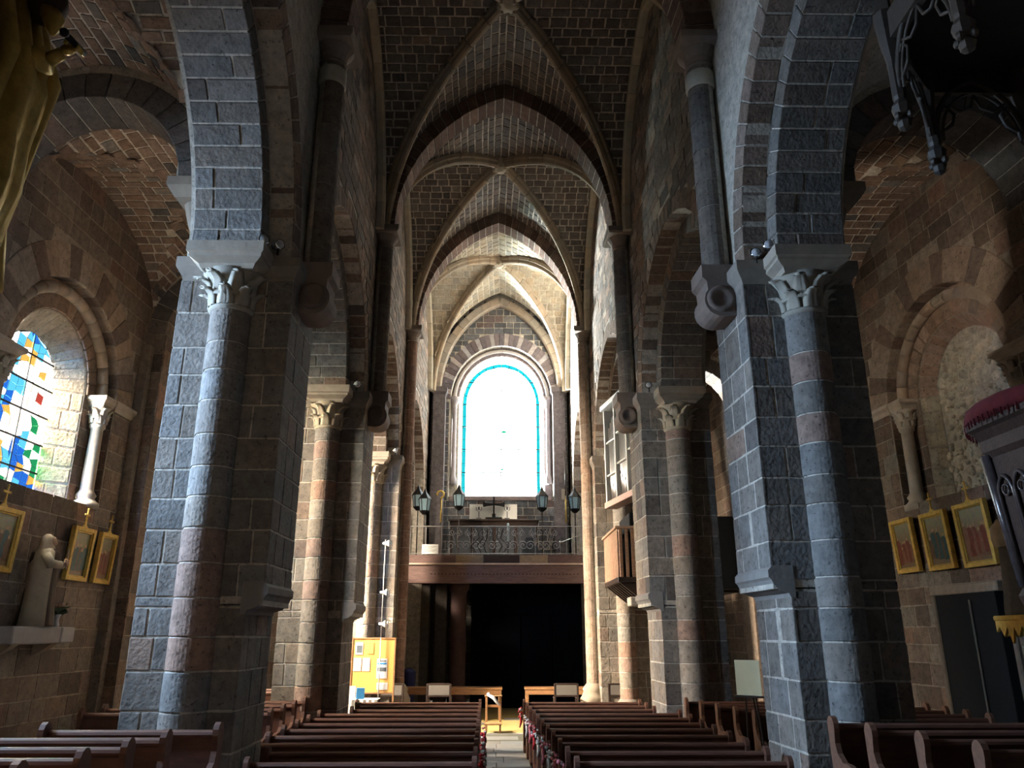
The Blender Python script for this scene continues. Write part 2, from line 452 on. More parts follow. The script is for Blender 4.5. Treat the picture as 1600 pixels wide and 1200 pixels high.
def pillar(sg, i):
    y = Y[i]; full = i in (1, 2, 3)
    shaft_down = i >= 3
    lowx = 3.04 if shaft_down else 3.25
    zo = .2 if sg > 0 else 0
    g = merge(qbox(lowx, XO, y - .6, y + .6, 0, 2.64 + zo), qbox(3.04, XO, y - .6, y + .6, 2.62 + zo, ZSP),
              qbox(XW, XO, y - .57, y + .57, ZSP, 10.8))
    for dy in (-.62, .62):
        g = merge(g, lathe([(.255, .5), (.255, 6.45)], 18, (3.82, y + dy, 0)))
    where = {0: 'beside the camera at the choir', 1: 'nearest in full view, beside the front pews', 2: 'second from the front, half way down the nave', 3: 'by the gallery front', 4: 'against the west wall below the gallery'}[i]
    p = structure('pillar', sgg(g, sg), f'{SIDE[sg]} row stone pillar with engaged shaft {where}', 'pillar')
    zc = courses(.55, 6.42, .405, .12)
    red = lambda: vary((.25, .17, .135), .12) if RND.random() < .2 else vary(BASALT if i < 2 else (.23, .20, .17), .16)
    # east shaft drums
    cyl = lambda cx, cy, r, rev=-1: (lambda s, t, h: (cx + (r + h) * sin(s / r), cy + rev * (r + h) * cos(s / r), t))
    dr = lay(sgp(cyl(3.82, y - .62, .258), sg), -.46, .46, zc, (3, 3), .020, .010, 20, colf=red, jit=.002)
    emit(p, 'drum', dr, 'drums', 40, min_px=8)
    stn = []
    if i <= 3:
        ye = y - .6
        pe = lambda s, t, h: (s, ye - h, t)
        up = [z for z in zc if z > 2.85 + zo]; up = [2.72 + zo] + up + [6.9]; lo = [.55] + [z for z in zc if .7 < z < 2.4 + zo] + [2.6 + zo]
        up = sorted(set(up)); lo = sorted(set(lo))
        pc_ = basalt if i < 2 else (lambda: vary((.215, .188, .160), .18, REDST, .12))
        lay_e = lambda a, b, tl: lay(sgp(pe, sg), a, b, tl, (.32, .55), colf=pc_, ext=.008)
        stn += lay_e(3.04, 3.58, up) + lay_e(lowx, 3.58, lo) + lay_e(4.06, XO, lo + [2.72 + zo]) + lay_e(4.06, XO, up)
        for fx, tl in ((3.04, up), (lowx, lo)):
            stn += lay(sgp(plane_x(fx, -1), sg), y - .6, y + .6, tl, (.38, .62), colf=pc_, ext=.008)
        emit(p, 'stone', stn, 'small_stones', 240)
        # plinth and shaft base
        pl = moulded_block(lowx - .12, XO + .1, y - .74, y + .74, ((0, 0), (0, .34), (.05, .42), (.1, .5), (.12, .56)))
        mesh('plinth', *sgg(pl, sg), SMOOTH, p, False, (.20, .18, .16), True)
        bs = lathe([(.42, .30), (.42, .42), (.36, .47), (.33, .5), (.36, .56), (.30, .62), (.265, .66)], 18, (3.82, y - .62, 0))
        mesh('shaft_base', *sgg(bs, sg), SMOOTH, p, True, (.24, .21, .18), True)
        if not shaft_down:   # the nave face is corbelled out above the pews
            prof = [(3.3, 2.90), (3.05, 2.90), (2.99, 2.84), (2.99, 2.76), (3.02, 2.73), (3.05, 2.66), (3.12, 2.6), (3.22, 2.57), (3.24, 2.52), (3.3, 2.52)]
            of = extrude(prof, lambda a, b: (a, y - .615, b + zo), lambda a, b: (a, y + .615, b + zo))
            mesh('offset_moulding', *sgg(of, sg), SMOOTH, p, False, (.23, .215, .20), True)
    # capital and abacus over the east shaft, impost band round the pillar
    if i <= 3:
        capital(p, 3.82, y - .62, 6.42, 6.92, .258, sg, 8, (.40, .335, .25) if i > 1 else (.33, .30, .25))
        ab = moulded_block(3.32, 4.32, y - 1.14, y - .1, ((.16, 6.9), (.13, 6.96), (.06, 7.0), (.03, 7.02), (.03, 7.06), (0, 7.08), (0, 7.23)))
        mesh('abacus', *sgg(ab, sg), SMOOTH, p, False, (.36, .31, .25), True)
        im = moulded_block(2.95, XO + .08, y - .69, y + .69, ((.09, 6.88), (.07, 6.96), (.02, 7.04), (0, 7.08), (0, 7.22)))
        mesh('impost_band', *sgg(im, sg), SMOOTH, p, False, (.24, .21, .18), True)
    # nave shaft carrying the vault
    zb = .62 if shaft_down else 7.3
    if i < 4:
        sx = 2.9
        sh = lathe([(.185, zb), (.185, 11.0)], 16, (sx, y, 0))
        cs = mesh('vault_shaft', *sgg(sh, sg), STONE, p, True, MORTAR, True)
        zt = courses(zb, 10.98, .5, .15)
        redsh = (lambda: vary((.30, .225, .175) if sg > 0 else (.21, .135, .105), .12)) if shaft_down else (lambda: vary((.15, .13, .115), .18))
        dd = lay(sgp(lambda s, t, h: (sx - (.187 + h) * cos(s / .187), y - (.187 + h) * sin(s / .187), t), sg), -.36, .36, zt, (3, 3), .012, .012, 10, colf=redsh, jit=.002)
        for V, F, c in dd:
            mesh('drum', [(warp(a, b), b, z) for a, b, z in V], F, STONE, cs, False, c)
        if i == 1:
            rg = lathe([(.21, 10.55), (.225, 10.57), (.225, 10.83), (.21, 10.85)], 16, (sx, y, 0))
            mesh('pale_ring', *sgg(rg, sg), SMOOTH, p, True, (.50, .47, .38), True)
        cp = merge(lathe([(.19, 10.92), (.23, 10.95), (.2, 11.0), (.22, 11.1), (.33, 11.26), (.36, 11.3)], 16, (sx, y, 0)), moulded_block(sx - .36, XW + .1, y - .42, y + .42, ((.03, 11.24), (0, 11.28), (0, 11.4))))
        mesh('vault_capital', *sgg(cp, sg), SMOOTH, p, False, (.22, .18, .15), True)
        if not shaft_down:
            pr = [(3.12, 7.36), (2.60, 7.36), (2.60, 7.16), (2.66, 7.10)] + [(2.86 + .25 * cos(a), 6.80 + .25 * sin(a)) for a in [pi * .78 + k * pi * .72 / 8 for k in range(9)]] + [(3.12, 6.58)]
            co = extrude(pr, lambda a, b: (a, y - .27, b), lambda a, b: (a, y + .27, b))
            cb = mesh('corbel', *sgg(co, sg), SMOOTH, p, False, (.21, .165, .14), True)
            for dy in (-.275, .275):
                ro = shift(rotx(lathe([(.20, -.03), (.20, .03), (.13, .03), (.09, -.0), (.001, -.0)], 14, cap=False), pi / 2), 2.84, y + dy, 6.82)
                mesh('volute', *sgg(ro, sg), SMOOTH, cb, True, (.17, .13, .11), True)
        else:
            bs = lathe([(.40, 0), (.40, .62), (.34, .7), (.30, .8), (.33, .86), (.25, .95), (.19, 1.02)], 16, (sx, y, 0))
            mesh('vault_shaft_base', *sgg(bs, sg), SMOOTH, p, True, (.32, .27, .21), True)
    return p
PIL = {(sg, i): pillar(sg, i) for sg in (-1, 1) for i in range(5)}

# arcade arches, two orders each
for sg in (-1, 1):
    for b in range(4):
        mid = (Y[b] + Y[b + 1]) / 2
        F3 = lambda la, z, w_, sg=sg, mid=mid: (sg * w_, mid + la, z)
        C = .25; e = (Y[b + 1] - Y[b]) / 2 - 3.1
        core = merge(arch_core(F3, 2.18 + e, 2.52 + e, C, ZSP, 3.45, 4.35), arch_core(F3, 2.5 + e, 2.86 + e, C, ZSP, 3.1, 3.5), arch_core(F3, 2.5 + e, 2.86 + e, C, ZSP, 4.3, 4.55))
        a = structure('arch', core, f'{SIDE[sg]} arcade arch of two stepped orders over bay {("beside the camera", "between first and second pillars", "between second and third pillars", "below and above the gallery")[b]}', 'arch')
        ac = (lambda: vary(BASALT, .2, REDST, .12)) if b < 2 else brown
        vs = []; nv = 30
        for k in range(nv):
            m_ = RND.choice((3.72, 3.84, 3.92, 4.0, 4.1))
            for w0, w1 in (((3.44, m_ - .008), (m_ + .008, 4.36)) if k % 5 else ((3.44, 4.36),)):
                vs += voussoirs(F3, 2.18 + e, 2.5 + e, C, ZSP, 1, w0, w1, ac, .02, -1 + 2 * k / nv, -1 + 2 * (k + 1) / nv, jit=.006)
        emit(a, 'voussoir', vs, 'far_voussoirs', 90, min_px=7)
        vs = voussoirs(F3, 2.51 + e, 2.87 + e, C, ZSP, 34, 3.09, 3.44, (lambda: vary((.22, .165, .13), .25, REDST)), jit=.01)
        emit(a, 'outer_voussoir', vs, 'far_outer_voussoirs', 60, min_px=7)

# clerestory walls above the arcades
VZ, VR, VA, VB = 11.25, 4.2, 3.0, 2.95      # vault springing, rise, half width, half bay
def g_pt(t): return arcpt(1, .41, t)
def vprof(s):
    s = min(1, abs(s)); return VZ + VR / 1.349 * sqrt(max(0, 1.41 ** 2 - (s + .41) ** 2))
for sg in (-1, 1):
    V, F = [], []; prev = None
    yy = [Y[0] - 11.2, Y[0] - .02] + [Y[0] + k * .155 for k in range(int((29.2 - Y[0]) / .155) + 1)] + [29.3]
    for y in yy:
        zb = ZSP + 1
        for b in range(4):
            la = abs(y - (Y[b] + Y[b + 1]) / 2)
            e = (Y[b + 1] - Y[b]) / 2 - 3.1
            if la < 2.72 + e: zb = ZSP + sqrt(max(0, (2.97 + e) ** 2 - (la + .25) ** 2))
        n = len(V); V += [(sg * XW, y, zb), (sg * XW, y, 16.2), (sg * XO, y, zb), (sg * XO, y, 11)]
        if n: F += [(n - 4, n, n + 1, n - 3), (n - 2, n + 2, n + 3, n - 1)]
    wl = structure('wall_' + SIDE[sg], (V, F), f'{SIDE[sg]} nave wall of rough stone courses above the arcade', 'wall')
    def gaps(t):
        o = []
        for b in range(4):
            z = t - ZSP
            if z < 3.13:
                h = sqrt(max(0, 3.12 ** 2 - z * z)) - .25
                if h > 0: m = (Y[b] + Y[b + 1]) / 2; o.append((m - h, m + h))
        return o
    def keep(s, t):
        b = min(3, max(0, int((s - Y[1]) / 6.2) + 1)); return t < vprof((s - (Y[b] + Y[b + 1]) / 2) / VB) + .15
    cl = lambda: vary((.20, .165, .14), .28, [(.26, .19, .15), (.13, .115, .105), (.30, .26, .22)], .25)
    ss = lay(sgp(plane_x(XW, -1), sg), Y[1], 29.2, courses(ZSP + .1, 15.4, .25, .25), (.28, .6), .02, .022, keep=keep, colf=cl, gaps=gaps, jit=.012)
    emit(wl, 'stone', ss, 'rubble_courses', 300, min_px=7)

def vault(name, label, xm, ym, A, B, zs, rise, pc, colf, course, length, warped=True, limit=300, proud=.010, detail=True):
    """groined vault over a bay: two crossing tunnels, web stones laid along each of them"""
    k = rise / sqrt((1 + pc) ** 2 - pc ** 2)
    def pt(t): la, z = arcpt(1, pc, t); return la, z * k
    N = 22
    V, F = [], []
    ts = [-1 + 2 * q / (2 * N) for q in range(2 * N + 1)]
    for ty in ts:
        ly, zy = pt(ty)
        for tx in ts:
            lx, zx = pt(tx); V.append((xm + A * lx * 1.004, ym + B * ly * 1.004, zs + max(zx, zy) + .012))
    m = 2 * N + 1
    for i in range(m - 1):
        for j in range(m - 1): F.append((i * m + j, i * m + j + 1, (i + 1) * m + j + 1, (i + 1) * m + j))
    c = structure(name, (V, F), label, 'vault', col=(.60, .54, .46))
    if not detail: return c
    ss = []
    for half in (-1, 1):
        # arc length table
        for kind, Rr, other in (('A', A, B), ('B', B, A)):
            pts = [(pt(q / 40)[0] * Rr, pt(q / 40)[1]) for q in range(41)]
            acc = [0]
            for p, q in zip(pts, pts[1:]): acc.append(acc[-1] + sqrt((q[0] - p[0]) ** 2 + (q[1] - p[1]) ** 2))
            T = acc[-1]
            def P(s, u, h, kind=kind, half=half, acc=acc, T=T):
                u = min(max(u, 0), T); i = 0
                lo, hi = 0, 40
                while hi - lo > 1:
                    md = (lo + hi) // 2
                    if acc[md] <= u: lo = md
                    else: hi = md
                t = (lo + (u - acc[lo]) / max(1e-6, acc[hi] - acc[lo])) / 40
                la, z = pt(t); R0 = A if kind == 'A' else B
                l = la * R0; d = sqrt(l * l + z * z) or 1
                l -= h * l / d; zz = zs + z - h * z / d
                return (xm + half * l, ym + s, zz) if kind == 'A' else (xm + s, ym + half * l, zz)
            def kp(s, u, P=P, kind=kind):
                x, y, z = P(s, u, 0); a, b = abs(x - xm) / A, abs(y - ym) / B
                return (a < b + .01) if kind == 'A' else (b < a + .01)
            ss += lay(P, -other, other, courses(0, T, course, .2), length, .040, proud, keep=kp, colf=colf, jit=.008, bev=.01)
    emit(c, 'vault_stone', ss, 'vault_web', limit, min_px=7)
    return c
RP = [(-.05, -.125), (.05, -.125), (.09, -.085), (.18, -.075), (.225, -.03), (.225, .03), (.18, .075), (.09, .085), (.05, .125), (-.05, .125)]
VB_LABEL = ['unseen bay above the choir step', 'first bay with dark web and large pale ribs', 'middle bay with small stones and a round boss', 'west bay with cream plastered web before the window']
for b in range(4):
    ym = (Y[b] + Y[b + 1]) / 2
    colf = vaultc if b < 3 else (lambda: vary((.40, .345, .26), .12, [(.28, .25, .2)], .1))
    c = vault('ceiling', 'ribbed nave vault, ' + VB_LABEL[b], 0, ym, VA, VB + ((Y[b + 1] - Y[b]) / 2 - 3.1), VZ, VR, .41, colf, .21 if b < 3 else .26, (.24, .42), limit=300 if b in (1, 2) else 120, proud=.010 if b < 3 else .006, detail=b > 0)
    if b == 0: continue
    for sx in (-1, 1):
        for sy in (-1, 1):
            rb = bpy.data.objects.new('diagonal_rib', None); COL.objects.link(rb); rb.parent = c
            n = 11
            for k in range(n):
                tt = [1 - (k + q / 4) / n for q in range(5)]
                tt[0] -= .0015; tt[-1] += .0015
                path = []
                for t in tt:
                    la, z = g_pt(t); path.append((warp(sx * VA * .985 * la, ym + sy * VB * la), ym + sy * VB * la, VZ + z * VR / 1.349 + .0))
                g = sweep(path, RP, lambda i: (-path[i][0], ym - path[i][1], VZ - .5 - path[i][2]))
                mesh('rib_stone', *g, SMOOTH, rb, False, vary(RIB, .1))
        # wall rib against the nave wall
        wr = bpy.data.objects.new('wall_rib', None); COL.objects.link(wr); wr.parent = c
        n = 16
        for k in range(n):
            path = []
            for q in range(4):
                t = -1 + 2 * (k + .012 + q / 3 * .976) / n; la, z = g_pt(t)
                path.append((warp(sx * 3.0, ym + 2.68 * la), ym + 2.68 * la, VZ + z * 3.95 / 1.349))
            g = sweep(path, [(-.08, -.11), (.08, -.11), (.11, -.06), (.11, .06), (.08, .11), (-.08, .11)], lambda i: (0, ym - path[i][1], VZ - path[i][2]))
            mesh('rib_stone', *g, SMOOTH, wr, False, vary((.46, .41, .32), .1))
    zb = VZ + VR
    bo = merge(lathe([(.001, -.34), (.10, -.33), (.13, -.29), (.21, -.27), (.25, -.2), (.22, -.14), (.27, -.05), (.27, .05)], 18, (warp(0, ym), ym, zb)),
               *[ball((warp(0, ym) + .2 * cos(a), ym + .2 * sin(a), zb - .28), .05, 7, 5) for a in [k * pi / 4 for k in range(8)]])
    mesh('boss', *bo, SMOOTH, c, True, (.47, .41, .32))

# transverse arches of the nave
for i in (1, 2, 3):
    F3 = lambda la, z, w_, y=Y[i]: (la, y + w_, z)
    r = 2.66; cc = .46 * r
    a = structure('arch', arch_core(F3, r, r + .75, cc, VZ + .1, -.29, .29, 36), f'dark pointed arch across the nave vault at the {ORD[i]} pair of pillars', 'arch')
    dk = lambda: vary(DARKARCH, .28, [(.20, .13, .10)], .15)
    vs = voussoirs(F3, r, r + .46, cc, VZ + .1, 40, -.3, .3, dk, jit=.008)
    emit(a, 'voussoir', vs, 'far_voussoirs', 60, min_px=7)

# ------------------------------------------------------------------ west wall with its window
WY = 29.25; WX0 = .09; WZS, WSILL = 11.1, 7.25
def outline(r, zs, sill, n=20):
    return [(-r, sill)] + [(-r, sill + (zs - sill) * q / 6) for q in range(1, 6)] + [arcpt(r, 0, -1 + 2 * q / n) and (arcpt(r, 0, -1 + 2 * q / n)[0], zs + arcpt(r, 0, -1 + 2 * q / n)[1]) for q in range(n + 1)] + [(r, sill + (zs - sill) * q / 6) for q in range(5, 0, -1)] + [(r, sill)]
def reveal(F3, steps, zs):
    """stepped or splayed window embrasure; steps = (depth, r, sill)"""
    V, F = [], []; m = None
    for d, r, s in steps:
        o = outline(r, zs, s); m = len(o)
        V += [F3(la, z, d) for la, z in o]
    for k in range(len(steps) - 1):
        for i in range(m - 1): F.append((k * m + i, k * m + i + 1, (k + 1) * m + i + 1, (k + 1) * m + i))
        F.append((k * m + m - 1, k * m, (k + 1) * m, (k + 1) * m + m - 1))
    return V, F
def wall_with_hole(F3, lo, hi, z0, z1, c, r, zs, sill, n=24):
    """flat wall from lo..hi with a round-headed hole of half width r centred on lateral c"""
    V, F = [], []
    def quad(a, b, za, zb, za2=None, zb2=None):
        m = len(V); V.extend([F3(a, za, 0), F3(b, za2 if za2 is not None else za, 0), F3(b, zb, 0), F3(a, zb, 0)]); F.append((m, m + 1, m + 2, m + 3))
    quad(lo, c - r, z0, z1); quad(c + r, hi, z0, z1); quad(c - r, c + r, z0, sill)
    for q in range(n):
        a, b = -r * cos(pi * q / n), -r * cos(pi * (q + 1) / n)
        quad(c + a, c + b, zs + sqrt(max(0, r * r - a * a)), z1, zs + sqrt(max(0, r * r - b * b)))
    return V, F
FW = lambda la, z, d: (WX0 + la, WY + d, z)
FW0 = lambda la, z, d: (la, WY + d, z)
g = merge(wall_with_hole(FW0, -3.2, 3.2, 0, 16, WX0, 2.25, WZS, WSILL), reveal(FW, ((0, 2.25, WSILL), (.32, 2.25, WSILL), (.32, 1.9, WSILL), (.85, 1.75, WSILL)), WZS),
          qbox(-8.8, -3.0, WY, WY + .3, 0, 12), qbox(3.0, 8.8, WY, WY + .3, 0, 12))
ww = structure('wall_west', g, 'west wall of dark small stones round the great window', 'wall')
westc = lambda: vary((.10, .105, .118), .25, [(.17, .17, .18), (.13, .10, .10)], .2)
def wgaps(t):
    if t < WSILL - .02 or t > WZS + 2.75: return ()
    h = 2.3 if t < WZS else sqrt(max(0, 2.8 ** 2 - (t - WZS) ** 2)); return ((WX0 - h, WX0 + h),)
ss = lay(plane_y(WY), -3.0, 3.0, courses(4.45, 15.3, .27, .2), (.3, .6), colf=westc, gaps=wgaps, keep=lambda s, t: t < vprof(s / VA) + .1, jit=.01)
ss += lay(plane_y(WY), -2.95, 2.95, courses(.1, 3.8, .4, .1), (.4, .8), colf=basalt)
emit(ww, 'stone', ss, 'small_stones', 220, min_px=8)
alt = [0]
def altc():
    alt[0] += 1; return vary((.36, .33, .34), .08) if alt[0] % 3 == 2 else vary((.145, .125, .14), .1)
emit(ww, 'voussoir', voussoirs(FW, 2.25, 2.78, 0, WZS, 37, -.03, .34, altc), 'far_voussoirs', 40, min_px=6)
emit(ww, 'inner_voussoir', voussoirs(FW, 1.91, 2.24, 0, WZS, 21, .30, .5, lambda: vary((.20, .165, .175), .12)), 'far_inner_voussoirs', 40, min_px=6)
emit(ww, 'jamb_stone', lay(lambda s, t, h: (WX0 - s, WY + .32 - h, t), -2.24, -1.92, courses(WSILL, WZS, .45), (3, 3), colf=lambda: vary((.2, .165, .17), .14)) + lay(lambda s, t, h: (WX0 + 1.92 + s, WY + .32 - h, t), 0, .32, courses(WSILL, WZS, .45), (3, 3), colf=lambda: vary((.2, .165, .17), .14)), 'far_jamb_stones', 40, min_px=6)
mesh('roll_moulding', *tube([(lambda q: (warp(WX0 + q[0], WY), WY + .26, WZS + q[1]))(arcpt(2.1, 0, -1 + k / 20)) for k in range(41)], .075, 8), SMOOTH, ww, True, (.42, .39, .38))
for s in (-1, 1):
    cx = WX0 + s * 2.08
    co = mesh('colonnette', *lathe([(.16, 7.75), (.16, 7.95), (.13, 8.02), (.10, 8.08), (.10, 10.75), (.13, 10.8), (.10, 10.84), (.12, 10.9), (.2, 11.05), (.22, 11.08), (.22, 11.22)], 12, (cx, WY + .16, 0)), SMOOTH, ww, True, (.33, .30, .31), True)
    mesh('corner_pilaster', *merge(box(s * 2.62 - .27, s * 2.62 + .27, WY - .35, WY + .1, .1, 11.25), moulded_block(s * 2.62 - .34, s * 2.62 + .34, WY - .42, WY + .1, ((.06, 11.2), (0, 11.3), (0, 11.5)))), STONE, ww, False, (.13, .115, .122), True)
mesh('window_sill', *box(WX0 - 2.2, WX0 + 2.2, WY - .06, WY + .9, WSILL - .16, WSILL, .02), SMOOTH, ww, False, (.22, .18, .18), True)
# pointed frame arch of the lunette
nl = 24
lun = bpy.data.objects.new('lunette_rib', None); COL.objects.link(lun); lun.parent = ww
for k in range(nl):
    path = []
    for q in range(4):
        t = -1 + 2 * (k + .012 + q / 3 * .976) / nl; la, z = g_pt(t); path.append((warp(2.72 * la, WY - .1), WY - .1, VZ + z * 3.92 / 1.349))
    mesh('rib_stone', *sweep(path, [(-.2, -.16), (.07, -.16), (.12, -.1), (.12, .1), (.07, .16), (-.2, .16)], lambda i: (-path[i][0], 0, VZ - path[i][2])), SMOOTH, lun, False, vary((.36, .31, .26), .1))

# west window: pale quarries in a cyan border
GW = glass_mat('pale_daylight_glass', (.86, .97, 1.0), 9.5, .85)
GC = glass_mat('cyan_border_glass', (.02, .62, .70), 1.1, .3)
GG = glass_mat('green_spot_glass', (.0, .45, .33), .7, .3)
wi = thing('window_1', 'great round-headed west window of pale glass with a cyan border', 'window', kind='structure')
GY = WY + .8
def wpane(la0, la1, z0, z1, mat, name='pane', r=1.75):
    hw = lambda z: r if z < WZS else sqrt(max(0, r * r - (z - WZS) ** 2))
    zz = [z0 + (z1 - z0) * q / 5 for q in range(6)]
    pl = [(min(max(la0, -hw(z)), hw(z)), z) for z in zz] + [(min(max(la1, -hw(z)), hw(z)), z) for z in zz[::-1]]
    if max(p[0] for p in pl) - min(p[0] for p in pl) < .03: return
    n = len(pl)
    V = [(WX0 + a, GY, z) for a, z in pl]; mesh(name, V, [tuple(range(n))], mat, wi, warped=True)
rz = [WSILL + .14 + q * .93 for q in range(6)] + [WZS + 1.6]
for q in range(6):
    for k in range(4):
        a0, a1 = -1.6 + k * .8, -1.6 + (k + 1) * .8
        wpane(a0 + .006, a1 - .006, rz[q] + .006, rz[q + 1] - .006, GW, r=1.6)
for q in range(8):
    z0, z1 = WSILL + q * (WZS - WSILL) / 8, WSILL + (q + 1) * (WZS - WSILL) / 8
    for s in (-1, 1): wpane(*sorted((s * 1.61, s * 1.75)), z0 + .006, z1 - .006, GC, 'border_pane')
for k in range(8): wpane(-1.6 + k * .4 + .006, -1.6 + (k + 1) * .4 - .006, WSILL + .005, WSILL + .13, GC if k % 3 else GW, 'border_pane')
for k in range(14):
    V, F = block(lambda u, v, w_: (lambda q: (WX0 + q[0], GY - .01 + .01 * w_, WZS + q[1]))(arcpt(1.61 + .14 * v, 0, -1 + 2 * (k + .03 + .94 * u) / 14)), .02, .02, .02)
    mesh('border_pane', V, F, GC, wi, warped=True)
for q, z in enumerate(rz[1:6]):
    mesh('saddle_bar', *qbox(WX0 - 1.75, WX0 + 1.75, GY - .035, GY - .02, z - .016, z + .016), IRON, wi, warped=True)
for k in (-2, -1, 0, 1, 2):
    mesh('upright_bar', *qbox(WX0 + k * .8 - .006, WX0 + k * .8 + .006, GY - .035, GY - .02, WSILL, WZS + sqrt(max(.01, 1.7 ** 2 - (k * .8) ** 2))), GREYIRON, wi, warped=True) if abs(k) < 2 else None
for z in (8.2, 9.3, 10.6, 11.7):
    mesh('lead_cross', *merge(qbox(WX0 - .16, WX0 + .16, GY - .03, GY - .02, z - .014, z + .014), qbox(WX0 - .014, WX0 + .014, GY - .03, GY - .02, z - .16, z + .16)), IRON, wi, warped=True)
for la, z, s in ((.12, 9.95, .14), (.05, 8.45, .08), (.08, 8.0, .05)):
    mesh('green_quarry', *extrude([(-s, -.02), (s, -.02), (s * .5, s * .4), (-s * .5, s * .4)], lambda a, b, la=la, z=z: (WX0 + la + a, GY - .03, z + b), lambda a, b, la=la, z=z: (WX0 + la + a, GY - .02, z + b)), GG, wi, warped=True)

# ------------------------------------------------------------------ aisles
AXM = 6.35; AZ = 8.7
def aisle_frame(sg, yc): return lambda la, z, d: (sg * (XA + d), yc + la, z)
SILL, ASP = 4.6, 6.75
WINB = {-1: (0, 1, 2), 1: (1,)}
for sg in (-1, 1):
    geos = []
    edges = [-7.2] + Y[:]; edges[1] = Y[0]
    FX = lambda la, z, d, sg=sg: (sg * (XA + d), la, z)
    V = [(sg * XA, -7.2, 0), (sg * XA, Y[0], 0), (sg * XA, Y[0], 11.2), (sg * XA, -7.2, 11.2)]
    geos.append((V, [(0, 1, 2, 3)]))
    for b in range(4):
        lo, hi, yc = Y[b], Y[b + 1] + (.4 if b == 3 else 0), (Y[b] + Y[b + 1]) / 2 + (1.45 if b == 0 else 0)
        if b in WINB[sg]:
            geos.append(wall_with_hole(FX, lo, hi, 0, 11.2, yc, 1.8, ASP, SILL))
            st = ((0, 1.8, SILL), (.3, 1.8, SILL), (.3, 1.2, SILL), (.75, .82, SILL)) if (sg, b) != (1, 1) else ((0, 1.8, SILL), (.3, 1.8, SILL), (.3, 1.2, SILL), (.55, 1.0, SILL))
            geos.append(reveal(aisle_frame(sg, yc), st, ASP))
        else:
            geos.append(([FX(lo, 0, 0), FX(hi, 0, 0), FX(hi, 11.2, 0), FX(lo, 11.2, 0)], [(0, 1, 2, 3)]))
    aw = structure(f'wall_{SIDE[sg]}_aisle', merge(*geos), f'outer {SIDE[sg]} aisle wall of brown squared stone with a deep stepped window niche', 'wall', col=(.27, .225, .18))
    yc = (Y[1] + Y[2]) / 2
    def ag(t, sg=sg):
        o = []
        if SILL < t < ASP + 2.5:
            h = 1.82 if t < ASP else sqrt(max(0, 2.5 ** 2 - (t - ASP) ** 2)); o.append((yc - h, yc + h))
        if sg == 1 and t < 3.12: o.append((12.92, 14.6))
        return o
    ss = lay(sgp(plane_x(XA, -1), sg), Y[1] - 1.2, Y[2] + .2, courses(.15, 11, .37, .15), (.4, .8), colf=brown, gaps=ag, jit=.008)
    ss += lay(sgp(plane_x(XA, -1), sg), Y[2] + .2, 29, courses(.15, 11, .4, .15), (.5, .9), colf=brown, gaps=lambda t: ((18.0, 21.5), (24, 28)) if SILL - .1 < t < 9.3 and sg < 0 else ())
    emit(aw, 'stone', ss, 'wall_courses', 230, min_px=9)
    FA = aisle_frame(sg, yc)
    n = [0]
    def outc():
        n[0] += 1; return vary((.14, .10, .08), .15) if n[0] % 3 == 0 else vary((.26, .20, .155), .14)
    emit(aw, 'outer_voussoir', voussoirs(FA, 1.79, 2.42, 0, ASP, 19, -.03, .32, outc), 'far_voussoirs', 40, min_px=6)
    emit(aw, 'second_voussoir', voussoirs(FA, 1.22, 1.78, 0, ASP, 17, .26, .5, lambda: vary((.25, .175, .13), .2)), 'far_second_voussoirs', 40, min_px=6)
    # jambs of the two orders
    js = []
    for s in (-1, 1):
        js += lay(sgp(lambda a, t, h, s=s: (XA + .3 - h, yc + s * a, t), sg), 1.21, 1.79, courses(SILL, ASP, .38), (.3, .5), colf=brown)
        js += lay(sgp(lambda a, t, h, s=s: (XA + a, yc + s * (1.8 - h), t), sg), .0, .3, courses(SILL, ASP, .38), (2, 2), colf=brown)
        d1, r1 = (.75, .82) if sg < 0 else (.55, 1.0)
        js += lay(sgp(lambda a, t, h, s=s: (XA + .3 + a * (d1 - .3), yc + s * (1.2 - a * (1.2 - r1)) - s * h, t), sg), 0.02, .98, courses(SILL, ASP, .36), (.6, .9), .03, .01, bev=.02, colf=lambda: vary((.34, .29, .22), .12))
    d1, r1 = (.75, .82) if sg < 0 else (.55, 1.0)
    def splay(u, v, h): la, z = arcpt(1.2 - v * (1.2 - r1) - h, 0, u / 1.6); return (sg * (XA + .3 + v * (d1 - .3)), yc + la, ASP + z)
    js += lay(splay, -1.6, 1.6, [.02, .98], (.16, .22), .02, .01, 2, bev=.01, colf=lambda: vary((.32, .26, .20) if sg < 0 else (.27, .18, .14), .14))
    emit(aw, 'jamb_stone', js, 'far_jamb_stones', 120, min_px=7)
    rl = bpy.data.objects.new('roll_moulding', None); COL.objects.link(rl); rl.parent = aw
    for k in range(15):
        pth = [(lambda q: (warp(sg * (XA + .2), yc + q[0]), yc + q[0], ASP + q[1]))(arcpt(1.6, 0, -1 + 2 * (k + .02 + .96 * q / 3) / 15)) for q in range(4)]
        mesh('roll_stone', *tube(pth, .11, 10), SMOOTH, rl, True, vary((.30, .23, .175), .15))
